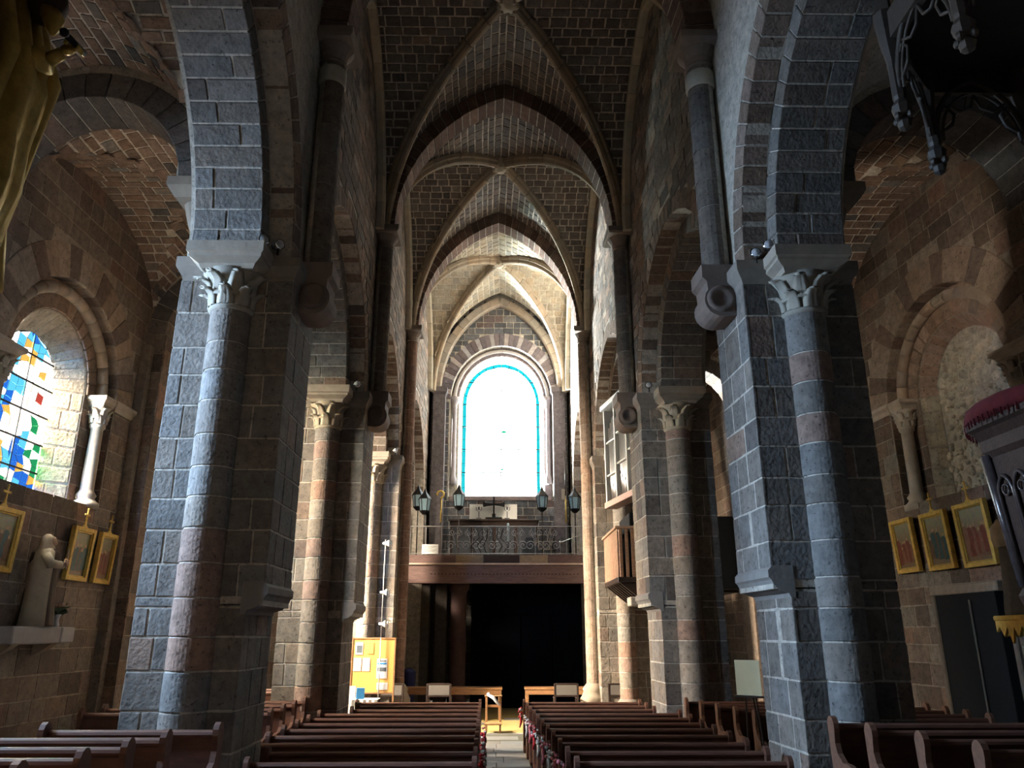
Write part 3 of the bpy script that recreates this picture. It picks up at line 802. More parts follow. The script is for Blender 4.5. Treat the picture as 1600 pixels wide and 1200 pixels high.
    for s in (-1, 1):
        cc_ = mesh('colonnette', *sgg(lathe([(.26, SILL - .02), (.26, SILL + .08), (.2, SILL + .12), (.16, SILL + .17), (.19, SILL + .23), (.14, SILL + .3), (.125, SILL + .34), (.115, ASP - .62), (.15, ASP - .58), (.15, ASP - .55), (.12, ASP - .52)], 14, (XA + .14, yc + s * 1.55, 0)), sg), SMOOTH, aw, True, (.40, .34, .275), True)
        capital(aw, XA + .14, yc + s * 1.55, ASP - .52, ASP - .16, .13, sg, 6, (.44, .375, .30), 'colonnette_capital')
        im = merge(moulded_block(XA - .1, XA + .42, yc + s * 1.55 - .27, yc + s * 1.55 + .27, ((.1, ASP - .18), (.06, ASP - .1), (0, ASP - .05), (0, ASP + .02))),
                   moulded_block(XA - .12, XA + .3, yc + s * 2.3 - .62, yc + s * 2.3 + .62, ((.09, ASP - .18), (.06, ASP - .1), (0, ASP - .05), (0, ASP + .02))))
        mesh('impost', *sgg(im, sg), SMOOTH, aw, False, (.44, .37, .30), True)
    # wall responds and aisle cross arches
    for i in range(4):
        pil = mesh('respond', *sgg(merge(box(7.72, XA + .1, Y[i] - .42, Y[i] + .42, 0, 8.62), box(7.95, XA + .1, Y[i] - .6, Y[i] + .6, 0, 8.3)), sg), STONE, aw, False, (.21, .165, .13), True)
        if i in (1, 2):
            rs = lay(sgp(lambda s, t, h, i=i: (s, Y[i] - .42 - h, t), sg), 7.72, XA, courses(.1, 8.6, .42), (2, 2), colf=brown, ext=.012)
            rs += lay(sgp(lambda s, t, h, i=i: (7.72 - h, s, t), sg), Y[i] - .42, Y[i] + .42, courses(.1, 8.6, .42), (.4, .8), colf=brown, ext=.012)
            for V, F, c in rs: mesh('stone', [(warp(a, b), b, z) for a, b, z in V], F, STONE, pil, False, c)
        FC = lambda la, z, w_, sg=sg, i=i: (sg * (AXM + la), Y[i] + w_, z)
        aa = structure('arch', arch_core(FC, 1.42, 2.1, 0, 8.62, -.38, .38), f'{SIDE[sg]} aisle cross arch of shade-darkened stone at the {ORD[i]} pillar', 'arch')
        dk = lambda: vary((.12, .105, .095), .25, [(.16, .12, .10)], .2)  # stone colour holds the shade of the face turned towards the camera
        emit(aa, 'voussoir', voussoirs(FC, 1.42, 1.86, 0, 8.62, 15, -.4, .4, dk, jit=.006), 'far_voussoirs', 30, min_px=7)
        cb = merge(moulded_block(XO - .1, XO + .5, Y[i] - .45, Y[i] + .45, ((.1, 8.35), (.05, 8.42), (0, 8.5), (0, 8.64))), lathe([(.05, 7.9), (.16, 8.0), (.22, 8.2), (.26, 8.36)], 12, (XO + .12, Y[i], 0)))
        mesh('springer_corbel', *sgg(cb, sg), SMOOTH, aa, False, (.24, .195, .15), True)
        mesh('filler', *sgg(qbox(XO - .02, XO + .42, Y[i] - .36, Y[i] + .36, 8.6, 10.9), sg), STONE, aa, False, MORTAR, True)
    for b in range(4):
        det = (sg, b) in ((-1, 0), (-1, 1), (1, 1), (1, 2))
        vault('ceiling', f'{SIDE[sg]} aisle vault of small brown stones over bay {("beside the camera", "with the window niche", "behind the second pillar", "behind the third pillar")[b]}', sg * AXM, (Y[b] + Y[b + 1]) / 2, 1.82, (Y[b + 1] - Y[b]) / 2 - .3, AZ, 1.95, 0, lambda: vary((.235, .165, .125), .22, VAULTALT, .2), .21, (.26, .46), limit=260 if b < 2 else 60, detail=det)

# rubble blocking of the right-hand niche
rb = structure('wall_infill', ((lambda o: ([(XA + .56, (Y[1] + Y[2]) / 2 + a, z) for a, z in o], [tuple(range(len(o)))]))(outline(1.02, ASP, SILL))), 'pale rubble blocking up the arched niche in the right aisle wall', 'wall', col=(.40, .355, .285))
ss = []
RR = random.Random(5); yc = (Y[1] + Y[2]) / 2; pts = []
for _ in range(2600):
    a, z = RR.uniform(-1, 1), RR.uniform(SILL, ASP + 1)
    if z > ASP and a * a + (z - ASP) ** 2 > .9: continue
    r = RR.uniform(.045, .12)
    if any((a - p[0]) ** 2 + (z - p[1]) ** 2 < (r + p[2]) ** 2 * .95 for p in pts): continue
    pts.append((a, z, r))
for a, z, r in pts:
    n = RR.randint(6, 8); ph = RR.uniform(0, 6); e = RR.uniform(.75, 1.3); rad = [r * RR.uniform(.8, 1.15) for _ in range(n)]; hh = RR.uniform(.03, .07)
    V = [(XA + .56 + .01, yc + a + e * rad[k] * cos(ph + 2 * pi * k / n), z + rad[k] / e * sin(ph + 2 * pi * k / n)) for k in range(n)]
    V += [(XA + .56 - hh * .7, yc + a + .85 * e * rad[k] * cos(ph + 2 * pi * k / n), z + .85 * rad[k] / e * sin(ph + 2 * pi * k / n)) for k in range(n)]
    V += [(XA + .56 - hh, yc + a + .45 * e * rad[k] * cos(ph + 2 * pi * k / n), z + .45 * rad[k] / e * sin(ph + 2 * pi * k / n)) for k in range(n)]
    F = [(q * n + k, q * n + (k + 1) % n, (q + 1) * n + (k + 1) % n, (q + 1) * n + k) for q in (0, 1) for k in range(n)] + [tuple(2 * n + k for k in range(n))]
    ss.append((V, F, vary((.42, .37, .295), .25)))
emit(rb, 'rubble_stone', ss, 'small_rubble', 300, min_px=5)

# stained-glass window of the left aisle (the one in view) and the plain openings' glass of its neighbours
PAL = {'w': ((1.0, .97, .90), 3.0), 'c': ((1.0, .88, .66), 1.8), 'b': ((.03, .20, .85), .9), 'l': ((.12, .60, .95), 1.2), 'g': ((.03, .45, .16), .8), 'o': ((.95, .50, .10), 1.2), 'r': ((.75, .10, .07), .8)}
GL = {k: glass_mat('stained_glass_' + {'w': 'white', 'c': 'cream', 'b': 'blue', 'l': 'light_blue', 'g': 'green', 'o': 'amber', 'r': 'red'}[k], c, e, .85) for k, (c, e) in PAL.items()}
ROWS = ['bbgggwww', 'bblwgggw', 'obbwwbww', 'gwoblobg', 'gwbblobw', 'wgbbwobb', 'gwlbwwbg', 'wwlwwwbb', 'cgwwcwbb', 'wgwcwobl', 'cwwwwblw', 'wwcwwbww', 'wrwwllbw', 'wwcwllww', 'cwwwwwlw', 'wowwwlww', 'wwcoolww', 'wwlowlww', 'wlllolww', 'lwlblwlw']
w2 = thing('window_2', 'stained-glass window in blues, greens and amber in the left aisle', 'window', kind='structure')
yc = (Y[1] + Y[2]) / 2; GX = -(XA + .74)
gr = random.Random(3); nr, nc = len(ROWS), 8
hw = lambda z: .82 if z < ASP else sqrt(max(0, .82 ** 2 - (z - ASP) ** 2))
def gv(r, k):
    z = SILL + (ASP + .82 - SILL) * r / nr; la = -.82 + 1.64 * k / nc
    if 0 < r < nr: z += (((r * 7 + k * 13) % 5) - 2) * .018
    if 0 < k < nc: la += (((r * 11 + k * 5) % 5) - 2) * .022
    z = min(z, ASP + .815)
    return max(-hw(z), min(hw(z), la)), z
lead = []
for r in range(nr):
    for k in range(nc):
        q = [gv(r, k), gv(r, k + 1), gv(r + 1, k + 1), gv(r + 1, k)]
        if max(p[0] for p in q) - min(p[0] for p in q) < .03: continue
        mesh('pane', [(GX, yc + a, z) for a, z in q], [(0, 1, 2, 3)], GL[ROWS[r][nc - 1 - k]], w2, warped=True)
        lead.append(tube([(GX + .01, yc + q[0][0], q[0][1]), (GX + .01, yc + q[1][0], q[1][1])], .0045, 4)); lead.append(tube([(GX + .01, yc + q[0][0], q[0][1]), (GX + .01, yc + q[3][0], q[3][1])], .0045, 4))
mesh('lead_came', *merge(*lead), IRON, w2, warped=True, kind='stuff')
for z in (5.1, 5.62, 6.14, 6.66, 7.16):
    mesh('saddle_bar', *qbox(GX + .02, GX + .045, yc - hw(z), yc + hw(z), z - .014, z + .014), IRON, w2, warped=True)
mesh('upright_bar', *qbox(GX + .02, GX + .045, yc - .014, yc + .014, SILL, ASP + .8), IRON, w2, warped=True)

# east end behind the camera
g = merge(([(-8.9, -7, 0), (8.9, -7, 0), (8.9, -7, 16), (-8.9, -7, 16)], [(0, 1, 2, 3)]), ([(-8.9, -7, 16), (8.9, -7, 16), (8.9, Y[0] + .2, 16), (-8.9, Y[0] + .2, 16)], [(0, 1, 2, 3)]))
structure('wall_east', g, 'plain choir wall and roof behind the camera', 'wall', col=(.16, .14, .12), warped=False)
# ------------------------------------------------------------------ pews
END_P = [(.07, 0), (-.44, 0), (-.46, .06), (-.40, .14), (-.385, .36), (-.42, .46), (-.46, .54), (-.42, .61), (-.33, .63), (-.2, .63), (-.09, .69), (-.055, .77)] + \
        [(.01 + .085 * cos(a), .90 + .085 * sin(a)) for a in [pi * 1.05 - k * pi * 1.15 / 7 for k in range(8)]] + [(.085, .78), (.07, .6)]
_pm = {}
def pew(x0, x1, y, label, group, endmat=PEWM, kneel=True):
    """bench facing the choir (towards -y); ends with rolled tops"""
    L = round(x1 - x0, 2); t = thing('pew', label, 'pew', ((x0 + x1) / 2, y, 0), 0, group)
    key = (L, endmat.name, kneel)
    if key not in _pm:
        h = L / 2
        src = {
            'seat': (merge(box(-h + .05, h - .05, -.40, .03, .40, .435, .01), box(-h + .05, h - .05, -.36, -.33, .30, .40, .005)), PEWM),
            'backrest': (block(lambda u, v, w_: (-h + .04 + u * (L - .08), -.02 + v * .03 + w_ * .05, .43 + w_ * .44), .004, .2, .02), PEWM),
            'top_rail': (sweep([(-h + .03, .045, .885), (h - .03, .045, .885)], [(.035 * sin(a) , .05 * cos(a)) for a in [2 * pi * k / 10 for k in range(10)]], lambda i: (0, 0, 1)), PEWM),
            'lower_back': (box(-h + .05, h - .05, .0, .03, .06, .38, .006), PEWM),
            'kneeler': (box(-h + .05, h - .05, .22, .36, .12, .17, .01), PEWM)}
        for s in (-1, 1):
            src['pew_end' + str(s)] = (extrude(END_P, lambda a, b: (s * (h - .055), a, b), lambda a, b: (s * h, a, b)), endmat)
            src['kneeler_bracket' + str(s)] = (box(s * (h - .03) - .02, s * (h - .03) + .02, .05, .34, .06, .12, .005), PEWM)
        if not kneel: src = {n: v for n, v in src.items() if not n.startswith('kneeler')}
        ms = {}
        for n, (g, m) in src.items():
            me = bpy.data.meshes.new(n.strip('-1')); me.from_pydata(g[0], [], g[1]); me.materials.append(m); ms[n] = me
        _pm[key] = ms
    for n, me in _pm[key].items():
        o = bpy.data.objects.new(n.rstrip('-1'), me); COL.objects.link(o); o.parent = t
    return t
NUM = ['first', 'second', 'third', 'fourth', 'fifth', 'sixth', 'seventh', 'eighth', 'ninth', 'tenth', 'eleventh', 'twelfth']
def posy(x, y, z, mats, label, cat='flowers'):
    t = thing('flower_bow', label, cat, (x, y, z), 0, 'bows and posies on the pew ends')
    r = random.Random(int(y * 100) + (7 if x > 0 else 0))
    for k in range(3):
        part('petal_cluster', merge(*[ball((r.uniform(-.03, .03), r.uniform(-.07, .07), r.uniform(-.10, .09)), r.uniform(.014, .028), 6, 4, r.uniform(.7, 1.2), r.uniform(.7, 1.4), r.uniform(.6, 1.2)) for _ in range(5)]), mats[k % len(mats)], t, True, None, 'stuff')
    part('ribbon_knot', ball((.026 if x > .2 else -.026, 0, -.02), .034, 8, 6), mats[0], t, True)
    part('ribbon_tail', tube([(0, 0, -.05), (.02, -.02, -.18), (-.01, .02, -.30)], [.022, .03, .012], 6), mats[0], t, True)
    part('leaf_sprig', tube([(0, .03, .0), (.03, .05, -.1), (.05, .03, -.16)], [.01, .025, .004], 5), GREEN, t, True)
    return t
for k in range(11):
    y = 9.6 + .8 * k
    xe = -.26 - .017 * (y - 9.6)
    xl = -2.86 if (y < 11 or 15.5 < y < 17.3) else (-3.3 if y < 15.5 else -3.05)
    n = f'{NUM[k]} row from front' if k < 10 else 'last row by gallery'
    pew(xl, xe, y, f'dark brown bench pew left of the middle passage, {n}', 'pews left of the middle passage')
    xs = .84 - .045 * (y - 9.6)
    xr = 3.3 if y < 15.5 else 2.98
    pew(xs, xr, y, f'dark brown bench pew right of the middle passage, {n}', 'pews right of the middle passage')
    if k < 9 or k == 10:
        mats = ((WHITEF, PINK, BLUEP), (PINK, WHITEF), (PINK, WHITEF), (WHITEF, PINK, INK), (PINK, PINK, WHITEF), (WHITEF, PINK), (REDF, PINK, WHITEF), (PINK, WHITEF), (WHITEF, REDF), (REDF, PINK), (REDF, WHITEF, PINK))[k]
        posy(xs - .062, y - .12, .74, mats, f'{("white and pink", "pink", "red and white")[k % 3]} flower bow on the right passage pew end, {n}')
    if k in (2, 3, 4, 6):
        posy(xe + .062, y - .12, .70, (REDF, PINK, WHITEF), f'red and pink flower bow on the left passage pew end, {n}')
def side_pew(x0, x1, y, z, label, group):
    t = pew(x0, x1, y, label, group, PEWM if x0 < 0 else PEWEND, False); t.scale = (1, 1, 1.2); t.location.z = z
    return t
pt_ = structure('floor', merge(qbox(-8.2, -2.6, -6.9, 9.0, -.1, .3), qbox(2.9, 8.4, -6.9, 9.2, -.1, .3), qbox(-2.6, 2.9, -6.9, 4.5, -.1, .3)), 'raised stone floor of the choir step beside the camera', 'floor', col=(.2, .19, .18), warped=False)
for k, (xr, xl, y) in enumerate(((-2.72, -4.45, 8.25), (-2.98, -5.6, 7.65), (-3.05, -6.4, 7.05), (-3.12, -6.6, 6.45), (-3.25, -6.6, 5.85))):
    side_pew(xl, xr, y, .3, f'dark bench with rolled end before the nearest left pillar, {NUM[4 - k]} row from the camera', 'benches on the left step')
for k, (xl, y) in enumerate(((3.46, 8.75), (3.56, 8.1), (3.72, 7.45), (3.86, 6.8))):
    side_pew(xl, 7.2, y, .3, f'dark bench with pale rolled end before the nearest right pillar, {NUM[3 - k]} row from the camera', 'benches on the right step')
for k in range(6):
    y = 18.9 - .85 * k if k < 2 else 15.6 - .75 * (k - 2)
    side_pew(-6.65, -3.72 if k < 2 else -3.62, y, 0, f'dark bench in the left aisle near the second pillar, {NUM[5 - k]} row from the front', 'benches in the left aisle')
for k in range(6):
    y = 12.35 + .6 * k
    side_pew(4.06 - .13 * k, 7.3, y, 0, f'dark bench with pale rolled end between the right pillars, {NUM[k]} row from the front', 'benches in the right aisle')

# ------------------------------------------------------------------ west end furniture on the floor
cp = mesh('carpet', *box(-.75, 1.1, 20.55, 27.2, -.012, .0, .004), CARPET); tag(cp, 'ochre carpet on the floor before the west door', 'carpet')
mt = mesh('door_mat', *box(-.35, .62, 19.0, 20.3, -.012, .0, .004), MATT); tag(mt, 'dark grey mat in the middle passage behind the last pews', 'mat')
def trestle(x0, x1, y, label):
    t = thing('table', label, 'table', ((x0 + x1) / 2, y, 0)); h = (x1 - x0) / 2
    part('table_top', box(-h, h, -.35, .35, .79, .84, .008), PINE, t)
    part('apron', box(-h + .03, h - .03, -.33, -.30, .66, .79, .005), PINE, t); part('apron', box(-h + .03, h - .03, .30, .33, .66, .79, .005), PINE, t)
    for sx in (-1, 1):
        for sy in (-1, 1): part('leg', box(sx * (h - .07) - .045, sx * (h - .07) + .045, sy * .28 - .04, sy * .28 + .04, 0, .79, .006), PINE, t)
    return t
trestle(-2.75, .06, 23.78, 'long light wooden table before the west door, left of the passage')
trestle(.69, 3.0, 23.78, 'long light wooden table before the west door, right of the passage')
def chair(x, y, rz, label):
    t = thing('armchair', label, 'chair', (x, y, 0), rz, 'padded chairs behind the pews')
    part('seat', box(-.29, .29, -.28, .24, .42, .50, .03), GREYPAD, t)
    part('back_pad', box(-.28, .28, .245, .285, .74, 1.0, .01), GREYPAD, t)
    part('back_frame', merge(box(-.33, -.28, .24, .29, .45, 1.03, .008), box(.28, .33, .24, .29, .45, 1.03, .008), box(-.28, .28, .24, .29, 1.0, 1.04, .006), box(-.28, .28, .24, .29, .70, .74, .006)), OAK, t)
    for sx in (-1, 1):
        part('leg', box(sx * .30 - .022, sx * .30 + .022, -.28, -.235, 0, .64, .005), OAK, t); part('leg', box(sx * .305 - .022, sx * .305 + .022, .245, .288, 0, .46, .005), OAK, t)
        part('armrest', box(sx * .30 - .03, sx * .30 + .03, -.30, .25, .64, .67, .008), OAK, t)
for x, rz, l in ((-2.92, .12, 'left chair of the two before the left table'), (-1.63, .0, 'right chair of the two before the left table'), (1.76, 0, 'left chair of the two before the right table'), (3.2, 0, 'right chair of the two before the right table')):
    chair(x, 22.35, rz + pi, 'black framed grey padded armchair, ' + l)
# small prie-dieu with a ribbon
t = thing('prayer_stool', 'light wooden prayer stool with a white ribbon beside the carpet', 'stool', (-.17, 20.85, 0))
for sx in (-1, 1):
    part('leg', box(sx * .17 - .025, sx * .17 + .025, -.03, .03, 0, .80, .005), PINE, t); part('leg', box(sx * .17 - .022, sx * .17 + .022, -.42, -.37, 0, .20, .005), PINE, t)
    part('side_rail', box(sx * .17 - .018, sx * .17 + .018, -.40, .0, .14, .19, .004), PINE, t)
part('arm_shelf', box(-.22, .22, -.08, .10, .80, .83, .006), PINE, t); part('cross_rail', box(-.16, .16, -.015, .015, .55, .61, .004), PINE, t)
part('kneeler_board', box(-.21, .21, -.46, -.08, .19, .22, .006), PINE, t)
part('ribbon', merge(tube([(-.12, -.09, .84), (0, -.1, .78), (.1, -.1, .66), (.17, -.09, .6)], [.03, .045, .035, .02], 7), ball((-.12, -.06, .85), .05, 8, 5)), WHITEF, t, True, 'white ribbon')
# notice board in the sun, with its table
t = thing('notice_board', 'orange cork notice board with posters, brightly lit beside the left pillar', 'notice board', (-3.3, 21.35, 0), .05)
part('board_panel', box(-.53, .53, 0, .03, .86, 2.17, .005), CORK, t)
part('frame', merge(box(-.56, .56, -.01, .04, 2.16, 2.20, .004), box(-.56, .56, -.01, .04, .83, .87, .004), box(-.57, -.53, -.01, .04, 0, 2.2, .004), box(.53, .57, -.01, .04, 0, 2.2, .004)), PINE, t)
for x0, x1, z0, z1, m, lab in ((-.47, -.28, 1.78, 2.08, PAPER, None), (-.16, .0, 1.80, 2.08, CORK, None), (-.5, -.30, 1.38, 1.70, PAPER, None), (-.27, -.08, 1.38, 1.70, PAPER, None), (.10, .37, 1.2, 1.68, PAPER, 'blue and white poster'), (.12, .40, .93, 1.10, PAPER, None)):
    p = part('paper_sheet', box(x0, x1, -.008, -.002, z0, z1, .001), m, t, False, lab)
    if lab:
        mesh('print_band', *box(x0 + .02, x1 - .02, -.011, -.008, z1 - .14, z1 - .10, .001), BLUEP, p); mesh('print_band', *box(x0 + .02, x1 - .02, -.011, -.008, z0 + .17, z0 + .27, .001), INK, p)
        for k in range(6): mesh('print_letter', *box(x0 + .03 + k * .036, x0 + .055 + k * .036, -.011, -.008, z1 - .075, z1 - .035, .001), INK, p)
    elif z0 > 1.7 and m is PAPER:
        mesh('print_picture', *box(x0 + .03, x1 - .02, -.011, -.008, z0 + .05, z1 - .07, .001), INK, p)
    elif m is PAPER:
        for k in range(5): mesh('print_line', *box(x0 + .03, x1 - .03 - (k % 3) * .02, -.0095, -.008, z1 - .06 - k * .04, z1 - .053 - k * .04, .0005), GREYPAD, p)
t = thing('leaflet_table', 'small table with white cloth under the notice board', 'table', (-3.6, 20.95, 0))
part('table_top', box(-.55, .55, -.26, .26, .70, .735, .006), OAK, t)
for sx in (-1, 1):
    for sy in (-1, 1): part('leg', tube([(sx * .5, sy * .2, 0), (sx * .48, sy * .2, .7)], .016, 6), IRON, t)
c = mesh('table_cloth', *merge(box(-4.16, -3.04, 20.665, 21.22, .736, .744, .002), loft([[(-4.16 + k * .07, 20.655 - .018 * (k % 2) - (.02 if z < .5 else 0), z) for k in range(17)] + [(-3.04 - k * .07, 20.672 - .018 * ((16 - k) % 2) - (.02 if z < .5 else 0), z) for k in range(17)] for z in (.32, .55, .744)])), CLOTH); tag(c, 'white cloth draped over the small leaflet table', 'tablecloth')
for n, (x, m, h, lab) in enumerate(((-3.72, PAPER, .30, 'white folded leaflet standing on the cloth below the notice board'), (-3.5, BLUEP, .26, 'bright blue booklet standing on the cloth below the notice board'))):
    b = mesh('leaflet', *rotz(box(-.10, .10, -.03, .03, 0, h, .004), .2 * n), m); b.location = (x, 20.86, .745); tag(b, lab, 'leaflet')
b = mesh('book', *box(-.14, .14, -.1, .1, 0, .05, .006), BROWNROBE); b.location = (-3.98, 20.92, .745); tag(b, 'brown closed book lying on the white cloth', 'book')
b = mesh('waste_bin', *lathe([(.13, 0), (.17, .02), (.2, 1.2), (.17, 1.28), (.06, 1.34)], 14), NAVY, None, True); b.location = (-2.72, 24.6, -.012); tag(b, 'navy blue slim bin standing by the stone under the gallery', 'bin')
# lighting pole with three horn lamps
t = thing('lamp_pole', 'thin grey pole with three white horn lamps against the third left pillar', 'lamp', (-3.12, 21.3, 0))
part('pole', tube([(0, 0, 2.2), (0, 0, 4.72)], .014, 8), GREYIRON, t, True); part('pole_foot', tube([(0, 0, -.012), (0, 0, 2.2)], .014, 8), GREYIRON, t, True)
for z in (4.6, 3.32, 2.52):
    hn = roty(lathe([(.02, -.06), (.035, -.04), (.035, .02), (.09, .11), (.095, .12), (.07, .11), (.001, .03)], 12, cap=False), pi / 2)
    part('horn_lamp', merge(shift(hn, .05, -.03, z), tube([(0, 0, z), (.03, -.03, z)], .012, 6), shift(rotx(hn, .4), -.01, -.05, z + .02)), WHITE, t, True)

# white board on a stand in the right aisle
t = thing('display_easel', 'cream white blank board on a stand behind the first right pillar', 'board', (3.50, 11.62, .16), -.7); t.scale = (.84, .84, .9)
part('panel', box(-.22, .22, -.02, .0, 1.46, 1.98, .004), rough_mat('cream_board', (.82, .78, .52), .6, .04, 4, 0), t)
for sx in (-1, 1): part('leg', tube([(sx * .18, .12 if sx else 0, -.012), (sx * .06, .02, 1.9)], .014, 6), OAK, t)
part('ledge', box(-.24, .24, -.05, .02, 1.43, 1.46, .004), OAK, t); part('leg', tube([(0, .5, -.012), (0, .03, 1.85)], .014, 6), OAK, t)

# ------------------------------------------------------------------ gallery
ga = thing('gallery', 'wooden west gallery on a broad red-brown beam across the nave', 'gallery', kind='structure')
part('beam', merge(box(-3.12, 2.95, 24.98, 25.25, 3.80, 4.36, .012)), BEAMW, ga)
part('beam_lip', box(-3.12, 2.95, 24.90, 25.3, 4.36, 4.415, .01), rough_mat('pale_beam_lip', (.42, .33, .27), .7, .2, 5, .1), ga)  # lip coloured paler than the beam
part('dentil_row', merge(*[qbox(-2.2 + k * .115, -2.2 + k * .115 + .045, 24.965, 24.985, 4.06, 4.095) for k in range(41)]), OAK, ga, kind='stuff')
part('floor_boards', box(-3.1, 2.95, 25.2, 29.3, 4.2, 4.4, .01), OAK, ga)
for k in range(7): part('joist', box(-2.9 + k * .9, -2.74 + k * .9, 25.2, 29.3, 3.98, 4.2, .01), OAK, ga)
for x0, x1, m in ((-2.95, -1.42, BEAMW), (-1.42, -.55, PINE), (-.55, .6, OAK), (.6, 1.5, PINE), (1.5, 2.62, BEAMW)):
    part('kick_board', box(x0, x1 - .015, 25.05, 25.1, 4.41, 4.68, .006), m if m is not PINE else rough_mat('ochre_board', (.26, .19, .12), .7, .2), ga)
for s in (-1, 1):  # partitions added to keep window light out from under the gallery
    for k in range(10): part('light_block_plank', box(s * 3.62 - .03, s * 3.62 + .03, 23.35 + k * .5, 23.83 + k * .5, -.01, 4.2, .012), OAK, ga)
rail = thing('railing', 'wrought-iron scroll railing along the gallery edge', 'railing', kind='structure')
YR = 25.1
part('top_rail', merge(tube([(-2.95, YR, 5.58), (2.65, YR, 5.58)], .016, 6)), GREYIRON, rail); part('bottom_rail', tube([(-2.95, YR, 4.72), (2.65, YR, 4.72)], .014, 6), GREYIRON, rail)
for k in range(12): part('baluster', tube([(-2.9 + k * .5, YR, 4.41), (-2.9 + k * .5, YR, 5.58)], .011, 5), GREYIRON, rail)
def scroll(cx, cz, s, sx, sz, turns=1.6):
    pts = []
    for q in range(22):
        u = q / 21; a = u * turns * 2 * pi; r = s * (1 - u) ** .8 + .012; pts.append((cx + sx * (s - r * cos(a)), YR, cz + sz * r * sin(a)))
    return tube(pts, .0105, 5)
for k in range(7):
    x = -1.45 + k * .5 if k < 5 else (1.1 + (k - 5) * .5)
    for sx in (-1, 1):
        part('scroll', merge(scroll(x + sx * .02, 4.98, .14, sx, 1), tube([(x + sx * .02, YR, 4.98), (x + sx * .05, YR, 5.2), (x + sx * .16, YR, 5.42), (x + sx * .1, YR, 5.53)], .0105, 5)), GREYIRON, rail)
        part('scroll', scroll(x + sx * .03, 5.38, .09, sx, -1), GREYIRON, rail)
for sx in (-1, 1):   # bellied centre panel
    for q in range(3):
        part('bellied_bar', tube([(-.35 + sx * (.08 + .17 * q), YR - .02, 5.5), (-.35 + sx * (.1 + .12 * q), YR - .1, 5.2), (-.35 + sx * (.2 + .2 * q), YR - .22, 4.95), (-.35 + sx * (.12 + .16 * q), YR - .1, 4.75)], .016, 6), IRON, rail)
nt = mesh('notice_card', *box(-.26, .26, 0, .01, 0, .30, .003), PAPER); nt.location = (-2.25, 25.02, 4.7); tag(nt, 'white printed notice leaning on the left end of the gallery railing', 'notice')
nl_ = [part('print_line', box(-.2, .2 - (k % 3) * .06, -.002, 0, .24 - k * .04, .25 - k * .04, .0005), GREYPAD, nt) for k in range(5)]
def lantern(x, y, h, label, rz=0):
    t = thing('lantern', label, 'lantern', (x, y, 4.4), rz, 'processional lanterns on the gallery')
    part('pole', tube([(0, 0, 0), (0, 0, h - .1)], .02, 7), OAK, t, True)
    part('lantern_body', lathe([(.15, h), (.2, h + .38)], 6), rough_mat('lantern_glass', (.30, .46, .54), .2, .05, 4, 0, 0, .8), t)
    part('lantern_frame', merge(*[tube([(.155 * cos(a), .155 * sin(a), h), (.205 * cos(a), .205 * sin(a), h + .38)], .014, 5) for a in [k * pi / 3 for k in range(6)]], lathe([(.06, h - .14), (.17, h - .03), (.17, h)], 6), lathe([(.23, h + .38), (.21, h + .42), (.07, h + .6), (.05, h + .66), (.01, h + .74)], 6)), IRON, t)
lantern(-2.85, 26.6, 2.05, 'glazed processional lantern on a pole at the gallery left end, higher of two')
lantern(-2.58, 26.2, 1.85, 'glazed processional lantern on a pole at the gallery left end, lower of two')
lantern(-1.46, 26.8, 2.1, 'glazed processional lantern on a pole beside the left jamb of the great window')
lantern(1.42, 26.8, 2.05, 'glazed processional lantern on a pole beside the right jamb of the great window')
lantern(2.52, 26.4, 1.95, 'glazed processional lantern on a pole at the gallery right end')
for x, lab, k in ((-2.05, 'gilded staff with a rounded crook on the gallery left side', 0), (2.22, 'gilded staff with a pale carved disc on the gallery right side', 1)):
    t = thing('processional_staff', lab, 'staff', (x, 26.5, 4.4))
    part('shaft', tube([(0, 0, 0), (0, 0, 1.55)], .018, 7), OAK, t, True); part('gilt_shaft', tube([(0, 0, 1.5), (0, 0, 2.3)], .03, 8), GOLD, t, True)
    part('head', merge(tube([(0, 0, 2.28)] + [(-.03 + .12 * cos(a), 0, 2.45 + .12 * sin(a)) for a in [-1.4 + q * .45 for q in range(12)]], .035, 7)) if k == 0 else merge(rotx(lathe([(.001, -.03), (.1, -.03), (.13, 0), (.1, .03), (.001, .03)], 14, (0, 0, 0)), pi / 2), ([], [])) , GOLD if k == 0 else PLASTER, t, True)
    if k: t.children[-1].location = (0, 0, 2.42); part('shield', box(-.14, .02, .02, .05, 2.28, 2.66, .02), PLASTER, t)
# chest with the white emblem panel, crucifix and candle
t = thing('chest', 'dark wooden chest under the great window on the gallery', 'chest', (-.3, 28.2, 4.4))
part('carcass', box(-1.5, 1.6, -.35, .4, .05, 1.72, .02), OAK, t); part('lid', box(-1.56, 1.66, -.4, .42, 1.72, 1.8, .015), OAK, t)
for k in range(4): part('panel', box(-1.42 + k * .77, -.76 + k * .77, -.37, -.34, .2, 1.55, .015), SLATE, t)
t = thing('emblem_board', 'white board with dark chalice and cross emblems on the chest', 'board', (-.28, 28.05, 6.2))
part('panel', box(-.86, .86, -.015, .015, 0, .56, .004), PAPER, t)
for x in (-.52, .5):
    part('chalice_emblem', merge(box(x - .015, x + .015, -.022, -.014, .08, .3, .002), box(x - .09, x + .09, -.022, -.014, .04, .07, .002), sweep([(x - .1, -.018, .46), (x - .09, -.018, .36), (x, -.018, .29), (x + .09, -.018, .36), (x + .1, -.018, .46)], [(-.012, -.004), (.012, -.004), (.012, .004), (-.012, .004)], lambda i: (1, 0, 0)), box(x - .03, x + .03, -.022, -.014, .36, .47, .002)), INK, t)
t = thing('altar_cross', 'black crucifix with flared arms standing on the chest', 'cross', (-.26, 27.9, 6.2))
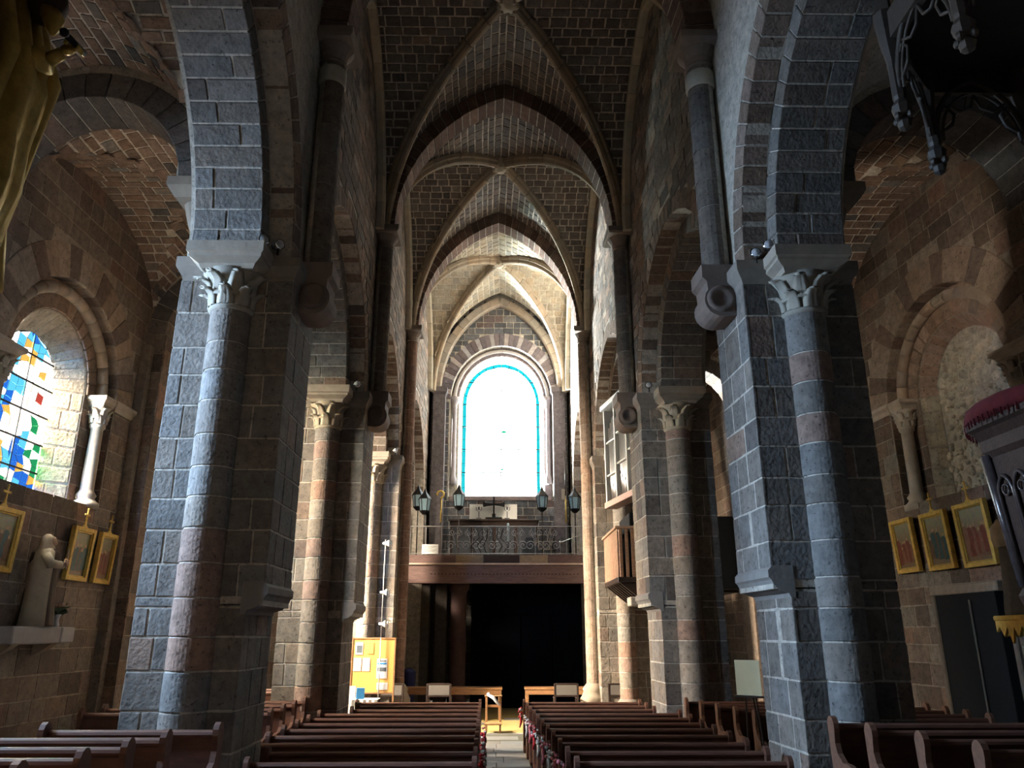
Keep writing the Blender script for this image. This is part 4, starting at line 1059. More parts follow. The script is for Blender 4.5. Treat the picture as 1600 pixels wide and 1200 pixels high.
part('base', merge(box(-.3, .3, -.06, .1, 0, .07, .01), box(-.06, .06, -.05, .06, .07, .2, .01)), IRON, t)
part('upright', box(-.03, .03, -.02, .02, .2, .82, .005), IRON, t)
for s in (-1, 1): part('arm', extrude([(s * .03, .5), (s * .26, .47), (s * .38, .44), (s * .4, .54), (s * .38, .63), (s * .26, .58), (s * .03, .56)], lambda a, b: (a, -.02, b), lambda a, b: (a, .02, b)), IRON, t)
c = mesh('candle', *lathe([(.04, 0), (.045, .55), (.03, .57), (.008, .6)], 10), rough_mat('pale_wax', (.62, .72, .75), .4, .05, 4, 0), None, True); c.location = (.24, 25.9, 5.2); tag(c, 'tall pale candle behind the gallery railing', 'candle')
st_ = thing('candle_stand', 'thin iron stand under the tall candle on the gallery', 'stand', (.24, 25.9, 4.4)); part('stem', tube([(0, 0, .02), (0, 0, .78)], .015, 6), IRON, st_); part('dish', lathe([(.08, .78), (.09, .8)], 10), IRON, st_); part('foot', lathe([(.16, 0), (.15, .03), (.03, .05)], 10), IRON, st_)
t = thing('microphone_stand', 'silver microphone stand with crossed booms at the gallery right side', 'stand', (1.95, 25.7, 4.4))
part('stem', tube([(0, 0, .02), (0, 0, .72)], .012, 6), CHROME, t); part('joint', ball((0, 0, .74), .05, 9, 6), CHROME, t, True); part('boom', tube([(0, 0, .74), (-.75, 0, 1.3)], .010, 6), CHROME, t); part('boom', tube([(0, 0, .74), (.62, .1, .98)], .010, 6), CHROME, t)
for k in range(3): part('foot', tube([(0, 0, .1), (.26 * cos(k * 2.1), .26 * sin(k * 2.1), .012)], .010, 5), CHROME, t)
t = thing('speaker_box', 'dark box with sloping sides standing on the gallery', 'box', (.98, 26.2, 4.4)); part('cabinet', loft([[(-.3, -.2, 0), (.3, -.2, 0), (.3, .2, 0), (-.3, .2, 0)], [(-.3, -.2, .45), (.3, -.2, .45), (.3, .2, .45), (-.3, .2, .45)], [(-.14, -.1, .95), (.14, -.1, .95), (.14, .1, .95), (-.14, .1, .95)]]), SLATE, t); part('grille', box(-.24, .24, -.215, -.2, .05, .4, .005), BLACK, t)

# dark vestibule below the gallery
dv = thing('door_1', 'tall dark double door block under the gallery', 'door', kind='structure')
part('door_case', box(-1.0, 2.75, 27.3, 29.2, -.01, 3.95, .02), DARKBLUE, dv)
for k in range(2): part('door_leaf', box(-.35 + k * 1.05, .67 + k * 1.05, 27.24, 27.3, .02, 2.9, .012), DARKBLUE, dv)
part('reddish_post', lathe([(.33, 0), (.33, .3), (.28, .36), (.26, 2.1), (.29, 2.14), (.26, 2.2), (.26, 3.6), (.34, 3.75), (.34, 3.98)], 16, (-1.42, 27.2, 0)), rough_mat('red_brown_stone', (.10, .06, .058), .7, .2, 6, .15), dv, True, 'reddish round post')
for x, w_ in ((-2.75, .5), (-2.1, .42)): part('stone_respond', box(x - w_ / 2, x + w_ / 2, 28.4, 29.2, -.01, 3.95, .02), rough_mat('dim_limestone', (.16, .145, .13), .9, .2), dv)
# ------------------------------------------------------------------ organ on the right between second and third pillars
og = thing('organ', 'pipe organ with silver pipes over a slatted wooden balcony on the right arcade', 'organ')
A0, A1 = Vector((2.86, 20.85)), Vector((3.50, 17.35)); dv_ = (A1 - A0); LO = dv_.length; dv_ = dv_.normalized(); no = Vector((dv_.y, -dv_.x))
if no.x > 0: no = -no
def OP(s, d, z): q = A0 + dv_ * s + no * d; return (q.x, q.y, z)
def obox(s0, s1, d0, d1, z0, z1, b=.01): return block(lambda u, v, w_: OP(s0 + (s1 - s0) * u, d0 + (d1 - d0) * v, z0 + (z1 - z0) * w_), b / (s1 - s0), b / abs(d1 - d0), b / (z1 - z0))
part('case', obox(0, LO, -.8, -.3, 5.6, 8.25), OAK, og)
ORF = rough_mat('organ_white_frame', (.62, .64, .64), .5, .06, 4, 0)
for s in (0, .85, 1.72, 2.6, LO - .06): part('case_post', obox(s, s + .07, -.3, .02, 5.62, 8.25), ORF, og)
part('case_sill', obox(-.02, LO, -.3, .06, 5.5, 5.66), rough_mat('rosy_sill', (.48, .33, .29), .6, .1), og); part('case_cornice', obox(-.05, LO, -.5, .1, 8.22, 8.36), ORF, og)
for b, s0 in enumerate((.09, .94, 1.81, 2.69)):
    for zt in (6.35 + .18 * b, 7.25 + .1 * b): part('case_rail', obox(s0, s0 + .75, -.25, .0, zt, zt + .05), ORF, og)
    for k in range(6):
        cx, cy, _ = OP(s0 + .07 + k * .125, -.12, 0); lip = 5.95 + .12 * abs(k - 2.5)
        p = part('pipe', lathe([(.012, 5.66), (.05, lip), (.05, 8.0 - .12 * abs(k - 2.5))], 10, (cx, cy, 0)), PIPE, og, True)
        a, c, _ = OP(s0 + .07 + k * .125, -.075, 0)
        mesh('pipe_mouth', *qbox(a - .02, a + .02, c - .02, c + .02, lip + .02, lip + .10), BLACK, p)
BX0, BX1, BY0, BY1, BZ0, BZ1 = 2.74, 3.6, 18.4, 20.85, 3.55, 4.66
part('balcony_floor', box(BX0 - .02, 4.4, BY0 - .02, BY1, BZ0 - .12, BZ0, .01), OAK, og)
part('balcony_rim', merge(box(BX0 - .06, BX0 + .06, BY0 - .06, BY1, BZ1, BZ1 + .06, .01), box(BX0 + .06, BX1, BY0 - .06, BY0 + .06, BZ1, BZ1 + .06, .01)), rough_mat('pale_oak_rim', (.42, .28, .2), .5, .15), og)
SL = wood_mat('slat_wood', (.36, .20, .12), .5, .3)
for k in range(13): part('slat', box(BX0 - .015, BX0 + .015, BY0 + .02 + k * .185, BY0 + .14 + k * .185, BZ0, BZ1, .008), SL, og)
for k in range(6): part('slat', box(BX0 + .03 + k * .142, BX0 + .11 + k * .142, BY0 - .015, BY0 + .015, BZ0, BZ1, .008), SL, og)
part('balcony_back', box(BX0 + .1, BX0 + .13, BY0 + .1, BY1, BZ0, BZ1, .005), BLACK, og)
part('console', merge(box(3.1, 3.5, 18.8, 20.4, BZ0, 5.1, .02), box(2.98, 3.12, 18.9, 20.3, 4.6, 4.72, .01)), BLACK, og)
for k in range(7): part('bracket', extrude([(BX0 + .02, BZ0 - .12), (BX0 + .5, BZ0 - .5), (BX0 + .7, BZ0 - .5), (BX0 + .7, BZ0 - .12)], lambda a, b, k=k: (a, BY0 + .05 + k * .36, b), lambda a, b, k=k: (a, BY0 + .15 + k * .36, b)), OAK, og)
part('loft_back_box', box(4.75, 5.5, 18.0, 20.8, 3.26, 4.9, .02), BLACK, og); part('loft_deck', box(4.2, 5.5, 18.4, 20.8, 3.2, 3.3, .01), OAK, og)
part('support_stone', box(2.95, 3.35, 18.2, 18.7, 2.9, 3.1, .02), rough_mat('pale_bracket_stone', (.42, .38, .33), .9, .1), og)

# ------------------------------------------------------------------ spotlights on the imposts
def spot(X, y, z, rz, label):
    t = thing('spotlight', label, 'spotlight', (X, y, z), rz, 'chrome spotlights on the imposts')
    part('stem', tube([(0, 0, -.05), (0, 0, .07)], .014, 6), IRON, t)
    part('lamp_can', shift(rotx(lathe([(.03, -.10), (.055, -.08), (.075, .03), (.075, .05)], 14), pi / 2), 0, 0, .10), CHROME, t, True)
    part('lens', shift(rotx(lathe([(.001, .05), (.06, .05), (.055, .055), (.001, .07)], 14, cap=False), pi / 2), 0, 0, .10), VASE, t, True)
for X, y, z, r, l in ((-3.22, 9.38, 7.24, .5, 'chrome spotlight on the first left capital, upper of the pair'), (-3.04, 9.46, 7.22, .9, 'chrome spotlight on the first left capital, lower of the pair'), (-4.2, 9.66, 7.22, -.6, 'chrome spotlight on the aisle side of the first left capital'),
                      (3.52, 9.62, 7.22, -.3, 'chrome spotlight on the first right capital, left of the pair'), (3.66, 9.5, 7.28, -.2, 'chrome spotlight on the first right capital, right of the pair'),
                      (-3.06, 15.62, 7.22, .4, 'chrome spotlight on the second left capital'), (3.13, 15.62, 7.22, -.3, 'chrome spotlight on the second right capital'), (-3.05, 21.85, 7.22, .3, 'chrome spotlight on the third left capital')):
    spot(X, y, z, r, l)

# ------------------------------------------------------------------ pictures on the aisle walls
PIC = {}
def painting(seed):
    """canvas painted with a sky, a ground and a few robed figures"""
    r = random.Random(seed); m = bpy.data.materials.new('painted_canvas'); m.use_nodes = True; nt = m.node_tree; L = nt.links.new
    b = nt.nodes['Principled BSDF']; b.inputs['Roughness'].default_value = .5
    tc = nt.nodes.new('ShaderNodeTexCoord'); sp = nt.nodes.new('ShaderNodeSeparateXYZ'); L(tc.outputs['Object'], sp.inputs['Vector'])
    mr = nt.nodes.new('ShaderNodeMapRange'); mr.inputs['From Min'].default_value = .05; mr.inputs['From Max'].default_value = 1.0; L(sp.outputs['Z'], mr.inputs['Value'])
    cr = nt.nodes.new('ShaderNodeValToRGB'); L(mr.outputs['Result'], cr.inputs['Fac'])
    e = cr.color_ramp.elements; e[0].position = 0; e[0].color = (.20, .13, .07, 1); e[1].position = 1; e[1].color = (.27, .26, .17, 1)
    q = e.new(.3); q.color = (.15, .10, .06, 1); q = e.new(.6); q.color = (.20, .16, .09, 1)
    nz = nt.nodes.new('ShaderNodeTexNoise'); nz.inputs['Scale'].default_value = 9; nz.inputs['Detail'].default_value = 4
    mx = nt.nodes.new('ShaderNodeMix'); mx.data_type = 'RGBA'; mx.blend_type = 'OVERLAY'; mx.inputs['Factor'].default_value = .5
    L(cr.outputs['Color'], mx.inputs['A']); L(nz.outputs['Color'], mx.inputs['B']); L(mx.outputs['Result'], b.inputs['Base Color'])
    return m
FIGC = [rough_mat('paint_red', (.16, .045, .03), .5, .3, 14, 0), rough_mat('paint_teal', (.035, .075, .08), .5, .3, 14, 0), rough_mat('paint_rose', (.20, .10, .065), .5, .3, 14, 0), rough_mat('paint_brown', (.12, .07, .04), .5, .3, 14, 0), rough_mat('paint_flesh', (.38, .25, .15), .5, .2, 14, 0)]
def picture(sg, X, y0, y1, z0, z1, label, seed, cross=True, rot=0.):
    w_ = y1 - y0; h = z1 - z0
    t = thing('framed_picture', label, 'picture', (X, (y0 + y1) / 2, z0), 0, 'framed pictures on the aisle walls')
    t.rotation_euler = (0, -sg * .05, rot)
    D = lambda a0, a1: (min(-sg * a0, -sg * a1), max(-sg * a0, -sg * a1))
    f = .075
    def bx(d0, d1, ya, yb, za, zb, b=.008): x0, x1 = D(d0, d1); return box(x0, x1, ya, yb, za, zb, b)
    for g in (bx(0, .09, -w_ / 2, -w_ / 2 + f, 0, h), bx(0, .09, w_ / 2 - f, w_ / 2, 0, h), bx(0, .09, -w_ / 2 + f, w_ / 2 - f, 0, f), bx(0, .09, -w_ / 2 + f, w_ / 2 - f, h - f, h)): part('frame_bar', g, GOLDP, t)
    part('inner_slip', merge(*[bx(.0, .06, a, b, c, d, .004) for a, b, c, d in ((-w_ / 2 + f, -w_ / 2 + f + .025, f, h - f), (w_ / 2 - f - .025, w_ / 2 - f, f, h - f), (-w_ / 2 + f, w_ / 2 - f, f, f + .025), (-w_ / 2 + f, w_ / 2 - f, h - f - .025, h - f))]), GOLD, t)
    cv = part('canvas', bx(.0, .03, -w_ / 2 + f, w_ / 2 - f, f, h - f, .002), painting(seed), t)
    r = random.Random(seed)
    for k in range(7):
        yy = -w_ / 2 + f + .09 + (w_ - 2 * f - .18) * (k + r.uniform(-.3, .3)) / 6; hh = r.uniform(.30, .56) * h; b = .16 + r.uniform(0, .06)
        pl = [(yy + a * .07 * (1 + r.uniform(-.2, .2)), b + q * hh) for a, q in ((-1.1, 0), (-1.0, .3), (-1.15, .55), (-.95, .76), (-.3, .85), (.3, .85), (.95, .78), (1.2, .5), (.95, .3), (1.2, 0))]
        d = -sg * (.031 + k * .0009)
        mesh('painted_figure', *extrude(pl, lambda a, c: (d, a, c), lambda a, c: (d - sg * .0006, a, c)), FIGC[(seed + k * 2) % 4], cv)
        hd = [(yy + .028 * cos(a), b + hh * .9 + .034 * sin(a)) for a in [q * pi / 4 for q in range(8)]]
        mesh('painted_head', *extrude(hd, lambda a, c: (d, a, c), lambda a, c: (d - sg * .0006, a, c)), FIGC[4], cv)
    if cross:
        X0 = -sg * .04
        part('cresting', merge(extrude([(-.10, h), (-.07, h + .025), (-.03, h + .05), (-.015, h + .12), (.015, h + .12), (.03, h + .05), (.07, h + .025), (.10, h)], lambda a, c: (X0 - .012, a, c), lambda a, c: (X0 + .012, a, c)),
                               box(X0 - .012, X0 + .012, -.014, .014, h + .1, h + .33, .004), box(X0 - .012, X0 + .012, -.07, .07, h + .22, h + .25, .004), *[ball((X0, a, c), .022, 7, 5) for a, c in ((-.075, h + .235), (.075, h + .235), (0, h + .34))]), GOLDP, t, False, 'gilt cross crest')
XR = lambda y: warp(XA, y) - .03
XL = lambda y: warp(-XA, y) + .03
picture(1, XR(13.2), 12.72, 13.64, 3.38, 4.46, 'gilt framed painting with cross crest on the right aisle wall, nearest the pulpit', 2)
picture(1, XR(14.2), 13.78, 14.62, 3.40, 4.44, 'gilt framed painting with cross crest on the right aisle wall, middle of the three', 3)
picture(1, XR(15.2), 14.80, 15.62, 3.42, 4.44, 'gilt framed dark painting on the right aisle wall, farthest from the pulpit', 4, False)
picture(-1, XL(14.6), 14.28, 15.02, 3.22, 4.18, 'gilt framed painting with bright cross crest right of the nun statue', 5)
picture(-1, XL(15.6), 15.22, 15.86, 3.22, 4.18, 'gilt framed painting beside the left aisle wall pier, farthest from the nun statue', 6)
picture(-1, XL(12.2), 11.75, 12.78, 3.22, 4.2, 'large gilt framed painting under the stained glass, left of the nun statue', 7)

# ------------------------------------------------------------------ statues
def robe(h, rx, ry, n=28, fold=.05, nf=9, top=.8, lean=(0, 0)):
    rg = []
    for u, k in ((0, 1.08), (.03, 1.1), (.2, .98), (.42, .88), (.58, .84), (.7, .92), (top - .02, .86), (top + .02, .55), (top + .05, .3)):
        rg.append(ell(lean[0] * u, lean[1] * u, u * h, rx * k, ry * k, n, fold * max(0, 1 - u * 1.05), nf, u * 1.5))
    return loft(rg)
def head(cx, cy, cz, r, face):
    """face direction in degrees round z; skull with brow, nose and chin"""
    g = ball((0, 0, 0), r, 16, 12, 1, .86, 1.22); V = []
    for x, y, z in g[0]:
        if x > 0:
            k = x / r
            if abs(y) < .28 * r and -.35 * r < z < .2 * r: x += .17 * r * k * (1 - abs(y) / (.28 * r)) * (1 - (z + .35 * r) / (.6 * r) * .5)
            if z < -.7 * r: x += .1 * r * k
            if .1 * r < z < .35 * r and .2 * r < abs(y) < .6 * r: x -= .07 * r
        V.append((x, y, z))
    return shift(rotz((V, g[1]), radians(face)), cx, cy, cz)
# nun on the left wall console
WX = XL(13.4)
t = thing('console_shelf', 'white stone console slab on the left aisle wall under the nun statue', 'shelf', (WX, 13.45, 2.14))
part('slab', box(-.01, .46, -1.0, .36, 0, .27, .02), rough_mat('white_limestone', (.34, .31, .295), .8, .1, 5, .1), t); part('slab_block', box(-.01, .47, .37, .78, .01, .27, .02), rough_mat('white_limestone_block', (.42, .40, .385), .8, .1, 5, .1), t)
for s in (-.6, .5): part('bracket', extrude([(-.01, 0), (.3, 0), (.2, -.08), (-.01, -.2)], lambda a, b, s=s: (a, s - .09, b), lambda a, b, s=s: (a, s + .09, b)), CREAMROBE, t)
t = thing('nun_statue', 'painted statue of a veiled nun in a cream cloak on the console', 'statue', (WX + .27, 13.3, 2.41), radians(20))
part('habit', robe(1.5, .25, .24, fold=.05), BROWNROBE, t, True)
ck = []
for u, k in ((.0, 1.16), (.2, 1.05), (.45, .96), (.68, .98), (.79, .90), (.83, .5)):
    ck.append([(.02 + .25 * k * cos(a) * (1 + .03 * cos(6 * a)), .25 * k * sin(a) * (1 + .03 * cos(6 * a)), u * 1.5) for a in [radians(55 + q * 250 / 20) for q in range(21)]] + [(.0 + .19 * k * cos(a), .19 * k * sin(a), u * 1.5) for a in [radians(305 - q * 250 / 20) for q in range(21)]])
part('cloak', loft(ck), CREAMROBE, t, True)
part('head', head(.04, 0, 1.35, .085, 0), SKIN, t, True)
vl = [ell(-.02, 0, z, rx, ry, 18) for z, rx, ry in ((1.12, .19, .2), (1.24, .135, .14), (1.36, .105, .115), (1.44, .085, .09), (1.485, .035, .035))]
part('veil', loft(vl), CREAMROBE, t, True); part('white_band', tube([(.06 - .04 * abs(k - 5) / 5, .105 * (k - 5) / 5, 1.40 - .018 * (k - 5) ** 2 / 2) for k in range(11)], .020, 6), BLACK, t, True)
for s in (-1, 1):
    part('sleeve', tube([(.02, s * .2, 1.14), (.12, s * .22, .98), (.25, s * .08, .98)], [.08, .085, .06], 10), CREAMROBE, t, True)
    part('hand', merge(ball((.28, s * .04, 1.0), .035, 8, 6), *[tube([(.29, s * (.02 + .014 * q), 1.01), (.33, s * (.01 + .01 * q), 1.03), (.34, s * .005 * q, 1.06)], .008, 5) for q in range(4)], tube([(.27, s * .06, 1.02), (.30, s * .07, 1.05)], .009, 5)), SKIN, t, True)
part('held_crucifix', merge(box(.31, .33, -.012, .012, .92, 1.24, .004), box(.31, .33, -.07, .07, 1.13, 1.155, .004), *[ball((.31, .07 * sin(q * 1.3), 1.02 + .03 * cos(q * 2)), .035, 7, 5) for q in range(5)]), SKIN, t, False, 'crucifix with roses')
t = thing('flower_vase', 'small white vase with dark leaves and pale pink roses on the console', 'vase', (WX + .36, 13.78, 2.41))
part('vase_body', lathe([(.05, 0), (.055, .02), (.035, .1), (.045, .17), (.065, .2)], 12), VASE, t, True)
rr = random.Random(4)
for k in range(9): part('leaf_spray', tube([(0, 0, .16), (rr.uniform(-.1, .1), rr.uniform(-.14, .14), .26), (rr.uniform(-.14, .14), rr.uniform(-.2, .2), rr.uniform(.24, .4))], [.01, .045, .004], 5), GREEN, t)
for k in range(6): part('rose', ball((rr.uniform(-.1, .12), rr.uniform(-.16, .18), rr.uniform(.3, .44)), .04, 8, 6), rough_mat('pale_rose', (.55, .38, .34), .8, .2, 20, .1) if k == 0 else bpy.data.materials['pale_rose'], t, True)

# gilded saint high up beside the camera, against the nearest left pillar
t = thing('gilded_saint', 'gilded carved saint in heavy robes with outstretched arm at upper left', 'statue', (-2.49, 2.99, 3.72), 0); t.scale = (.63, .63, .63)
rb_ = []
for z, cx, rx, ry, f in ((0, .0, .46, .38, .08), (.12, .0, .47, .39, .08), (.43, .0, .46, .38, .08), (.77, .04, .48, .37, .07), (1.08, .04, .48, .36, .06), (1.3, .05, .50, .36, .05), (1.55, .07, .51, .37, .04), (1.75, .05, .50, .37, .04), (1.95, .0, .46, .36, .03), (2.2, -.04, .44, .34, .03), (2.4, -.10, .40, .32, .02), (2.6, -.16, .34, .28, .01), (2.74, -.2, .24, .2, 0), (2.8, -.2, .1, .1, 0)):
    rb_.append(ell(cx, 0, z, rx, ry, 48, f, 9, z * 2.0))
part('robe', loft(rb_), GOLD, t, True)
part('cloak_fold', merge(*[tube([(.32 + .04 * sin(q), -.26 + .13 * q, 2.35), (.47 + .02 * q, -.24 + .14 * q, 1.68), (.40 + .03 * (q % 2), -.22 + .15 * q, 1.1), (.36 + .04 * sin(q * 2), -.2 + .14 * q, .5), (.40, -.22 + .15 * q, .02)], [.05, .075, .05, .06, .07], 10) for q in range(4)]), GOLD, t, True)
part('head', head(.54, -.05, 2.24, .15, -15), BROWNROBE, t, True)
part('beard', loft([ell(.58, -.07, 2.14, .09, .09, 12), ell(.63, -.08, 2.06, .075, .07, 12, .1, 5), ell(.645, -.09, 1.98, .05, .045, 12, .15, 5), ell(.65, -.09, 1.92, .015, .015, 12)]), GOLD, t, True)
part('neck', tube([(.1, 0, 2.15), (.44, -.03, 2.14)], [.17, .1], 12), GOLD, t, True)
part('sleeve', tube([(.2, -.1, 1.95), (.42, -.02, 1.74), (.60, 0, 1.77)], [.14, .13, .10], 14), GOLD, t, True)
fh = [tube([(.60, -.36, 1.80), (.70, -.37, 1.86)], [.055, .045], 10), ball((.735, -.375, 1.885), .05, 10, 8, 1.1, .8, .8)]
for q in range(4): fh.append(tube([(.76, -.40 + .022 * q, 1.91), (.80, -.40 + .02 * q, 1.925), (.82, -.39 + .018 * q, 1.90), (.805, -.385 + .018 * q, 1.875)], [.014, .013, .012, .010], 7))
fh.append(tube([(.735, -.42, 1.90), (.76, -.43, 1.945), (.785, -.42, 1.96)], [.016, .014, .010], 7))
part('forearm', shift(merge(*fh), 0, .36, -.03), GOLD, t, True)
part('held_staff_end', shift(merge(tube([(.79, -.52, 1.90), (.80, -.28, 1.93)], .024, 8), ball((.79, -.53, 1.90), .035, 8, 6)), 0, .36, -.03), IRON, t, True)
part('console', merge(lathe([(.12, -1.1), (.3, -.75), (.44, -.3), (.5, -.12), (.5, 0)], 16), box(-.66, .3, -.3, .3, -.35, -.02, .03)), SMOOTH, t, False, cols=(.2, .18, .16))

# stone saint on a gilded console, right wall
XS = XR(11.9) - .42
t = thing('gilded_console', 'small gilded scalloped console on the right aisle wall near the pulpit', 'shelf', (XS, 11.9, 2.2))
part('top', box(-.3, .37, -.36, .36, .28, .36, .02), GOLDP, t); part('scalloped_apron', extrude([(-.34, .28), (.34, .28), (.34, .12), (.26, .2), (.17, .05), (.08, .2), (0, -.04), (-.08, .2), (-.17, .05), (-.26, .2), (-.34, .12)], lambda a, b: (-.28, a, b), lambda a, b: (-.24, a, b)), GOLDP, t); part('core', box(-.2, .37, -.28, .28, .06, .28, .02), GOLD, t)
t = thing('pale_saint_statue', 'pale carved saint with raised arm on the gilded console', 'statue', (XS + .02, 11.9, 2.56), radians(200))
part('robe', robe(1.75, .27, .25, fold=.06), rough_mat('grey_carved_robe', (.10, .09, .085), .8, .2), t, True)
part('mantle', loft([ell(.03, .02, z, rx, ry, 24, .06, 7, z) for z, rx, ry in ((1.0, .27, .24), (1.12, .30, .27), (1.3, .28, .26), (1.42, .18, .17), (1.46, .08, .08))]), CREAMROBE, t, True)
part('head', head(.03, 0, 1.6, .1, 0), SKIN, t, True); part('hair', loft([ell(-.02, 0, z, r, r, 14) for z, r in ((1.5, .09), (1.6, .115), (1.68, .105), (1.735, .05))]), BROWNROBE, t, True)
part('raised_arm', tube([(.05, .24, 1.36), (.22, .28, 1.22), (.34, .2, 1.38), (.38, .18, 1.47)], [.08, .07, .045, .03], 10), CREAMROBE, t, True)
part('hand', merge(ball((.39, .18, 1.5), .035, 8, 6), *[tube([(.395, .16 + .014 * q, 1.52), (.405, .16 + .014 * q, 1.57), (.40, .16 + .014 * q, 1.60)], .008, 5) for q in range(4)], tube([(.38, .2, 1.51), (.37, .225, 1.54)], .009, 5)), SKIN, t, True)

# ------------------------------------------------------------------ pulpit and its canopy on the right, close to the camera
PC = (4.16, 5.05)
t = thing('pulpit', 'dark carved octagonal pulpit with crimson cushioned rim at the right edge', 'pulpit', (*PC, 0), radians(22.5))
OC = lambda prof, r=0: lathe(prof, 8)
part('drum', OC([(.68, 2.62), (.72, 3.0), (.76, 3.5)]), OAK, t); part('cornice', OC([(.76, 3.48), (.79, 3.52), (.80, 3.6), (.84, 3.66), (.87, 3.68), (.87, 3.72)]), OAK, t)
part('cushion', lathe([(.70, 3.72), (.84, 3.72), (.87, 3.77), (.85, 3.83), (.80, 3.86), (.70, 3.84)], 24, cap=False), RED, t, True); part('fringe', merge(*[tube([(.862 * cos(a), .862 * sin(a), 3.735), (.858 * cos(a), .858 * sin(a), 3.685)], .008, 4) for a in [2 * pi * k / 90 for k in range(90)]]), RED, t, kind='stuff')
part('base_moulding', OC([(.55, 2.46), (.72, 2.48), (.74, 2.54), (.70, 2.6), (.68, 2.64)]), OAK, t); part('pendant', OC([(.1, 1.7), (.16, 1.9), (.3, 2.2), (.52, 2.46)]), OAK, t); part('column', lathe([(.34, 0), (.34, .12), (.2, .2), (.13, .3), (.13, 1.7), (.2, 1.78)], 16), OAK, t, True)
BLUEOAK = wood_mat('polished_oak', (.05, .04, .042), .25, .3, .7)
for k in range(8):
    a = pi / 8 + k * pi / 4
    pn = bpy.data.objects.new('arcade_panel', None); COL.objects.link(pn); pn.parent = t
    def PP(s, d, z, a=a): r = (.68 + (z - 2.62) / .88 * .08) * cos(pi / 8) + d; return (r * cos(a) - s * sin(a), r * sin(a) + s * cos(a), z)
    for c_ in (-.17, 0, .17):
        pts = [PP(c_ - .075, .02, 2.74), PP(c_ - .075, .02, 3.22)] + [PP(c_ + q[0], .02, 3.22 + q[1]) for q in [arcpt(.075, .06, -1 + j / 6) for j in range(1, 12)]] + [PP(c_ + .075, .02, 3.22), PP(c_ + .075, .02, 2.74)]
        mesh('lancet', *tube(pts, .013, 6), BLUEOAK, pn, True)
        mesh('trefoil', *tube([PP(c_ + .036 * cos(q), .02, 3.24 + .036 * sin(q)) for q in [2 * pi * j / 12 for j in range(13)]], .008, 5), BLUEOAK, pn, True)
    e = a + pi / 8
    mesh('corner_shaft', *tube([(.69 * cos(e), .69 * sin(e), 2.6), (.77 * cos(e), .77 * sin(e), 3.5)], .04, 8), BLUEOAK, pn, True)
# canopy
CC = (4.5, 5.03); CR = 1.2; ZP = 6.42
DARKW = wood_mat('blackened_oak', (.028, .021, .017), .5, .3)
TRAC = wood_mat('worn_oak_tracery', (.05, .042, .036), .55, .25)
t = thing('pulpit_canopy', 'carved gothic pulpit canopy with hanging pendants at the upper right', 'canopy', (*CC, 0), 0)
cn = [pi / 8 + k * pi / 4 for k in range(8)]
part('soffit', lathe([(CR * .98, 7.45), (CR * .98, 7.5), (CR * .7, 7.9)], 8, (0, 0, 0), a0=pi / 8, a1=pi / 8 + 2 * pi), DARKW, t)
part('back_board', box(.95, 1.0, -.6, .6, 3.7, 7.5, .01), DARKW, t); part('tester_frame', lathe([(CR * .96, 7.2), (CR * 1.03, 7.22), (CR * 1.03, 7.48), (CR * .96, 7.5)], 8, a0=pi / 8, a1=pi / 8 + 2 * pi, cap=False), TRAC, t)
part('spire', lathe([(CR * .9, 7.5), (CR * .55, 8.3), (CR * .3, 9.3), (CR * .06, 10.6)], 8, a0=pi / 8, a1=pi / 8 + 2 * pi), DARKW, t)
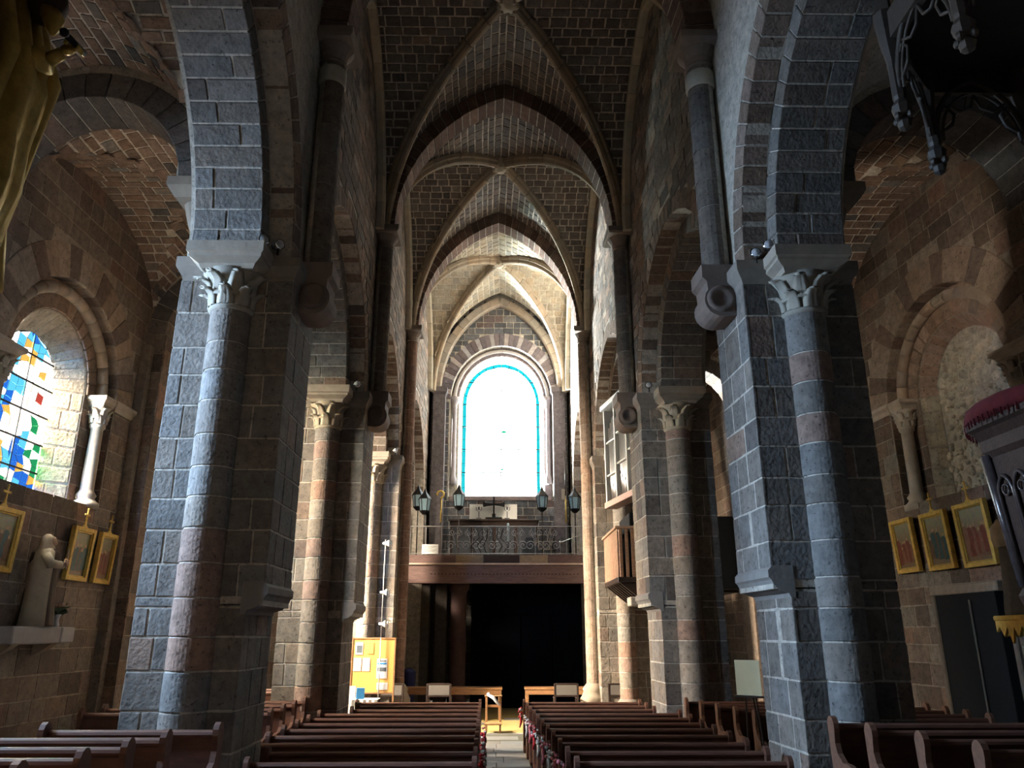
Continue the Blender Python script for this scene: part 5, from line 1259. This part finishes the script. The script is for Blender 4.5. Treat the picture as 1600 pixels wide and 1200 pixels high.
for k, a in enumerate(cn):
    x, y = CR * cos(a), CR * sin(a)
    part('pendant', merge(lathe([(.006, ZP - .10), (.05, ZP - .07), (.06, ZP - .02), (.04, ZP + .03), (.075, ZP + .08), (.085, ZP + .14), (.05, ZP + .2), (.06, ZP + .24), (.055, ZP + .6), (.085, ZP + .8), (.11, ZP + 1.1)], 8, (x, y, 0)), *[ball((x + .065 * cos(q), y + .065 * sin(q), ZP + .03), .035, 6, 4) for q in [j * pi / 2 + .4 for j in range(4)]]), TRAC, t)
    part('pinnacle', lathe([(.07, 7.45), (.07, 8.0), (.1, 8.03), (.005, 8.6)], 4, (x, y, 0)), TRAC, t)
    b = cn[(k + 1) % 8]; p0, p1 = Vector((x, y)), Vector((CR * cos(b), CR * sin(b)))
    def Q(s, z): q = p0 + (p1 - p0) * s; return (q.x, q.y, z)
    arc = [Q(.5 + .46 * q[0], 6.72 + .55 * q[1]) for q in [arcpt(1, .15, -1 + j / 8) for j in range(17)]]
    part('arch_rib', tube(arc, .03, 6), TRAC, t, True); part('arch_rib', tube([Q(.5 + .40 * q[0], 6.70 + .47 * q[1]) for q in [arcpt(1, .15, -1 + j / 8) for j in range(17)]], .016, 5), TRAC, t, True)
    for s in (-1, 1):
        part('cusp', tube([Q(.5 + s * .42, 6.78), Q(.5 + s * .28, 6.86), Q(.5 + s * .24, 6.98), Q(.5 + s * .33, 7.08), Q(.5 + s * .36, 7.02)], .016, 5), TRAC, t, True)
        part('cusp', tube([Q(.5 + s * .30, 7.1), Q(.5 + s * .17, 7.02), Q(.5 + s * .06, 7.06), Q(.5, 7.2)], .016, 5), TRAC, t, True)

# right aisle doorway
dr = thing('door_2', 'dark doorway with a timber lintel in the right aisle wall', 'door', kind='structure')
XD = lambda y: warp(XA, y)
part('door_leaf', box(XD(14.7) - .03, XD(12.8) + .05, 12.86, 14.66, -.01, 2.96, .01), BLACK, dr); part('lintel', box(XD(14.7) - .05, XD(12.8) + .05, 12.72, 14.78, 2.96, 3.12, .015), rough_mat('pale_lintel', (.26, .21, .16), .9, .2), dr)
for y in (12.8, 14.69): part('jamb', box(XD(y) - .06, XD(y) + .1, y - .06, y + .06, -.01, 2.96, .02), rough_mat('jamb_stone_plain', (.16, .13, .105), .9, .2), dr)
part('pull_rod', tube([(XD(14.7) - .05, 13.55, .1), (XD(14.7) - .05, 13.55, 2.85)], .02, 8), GREYPAD, dr, True)
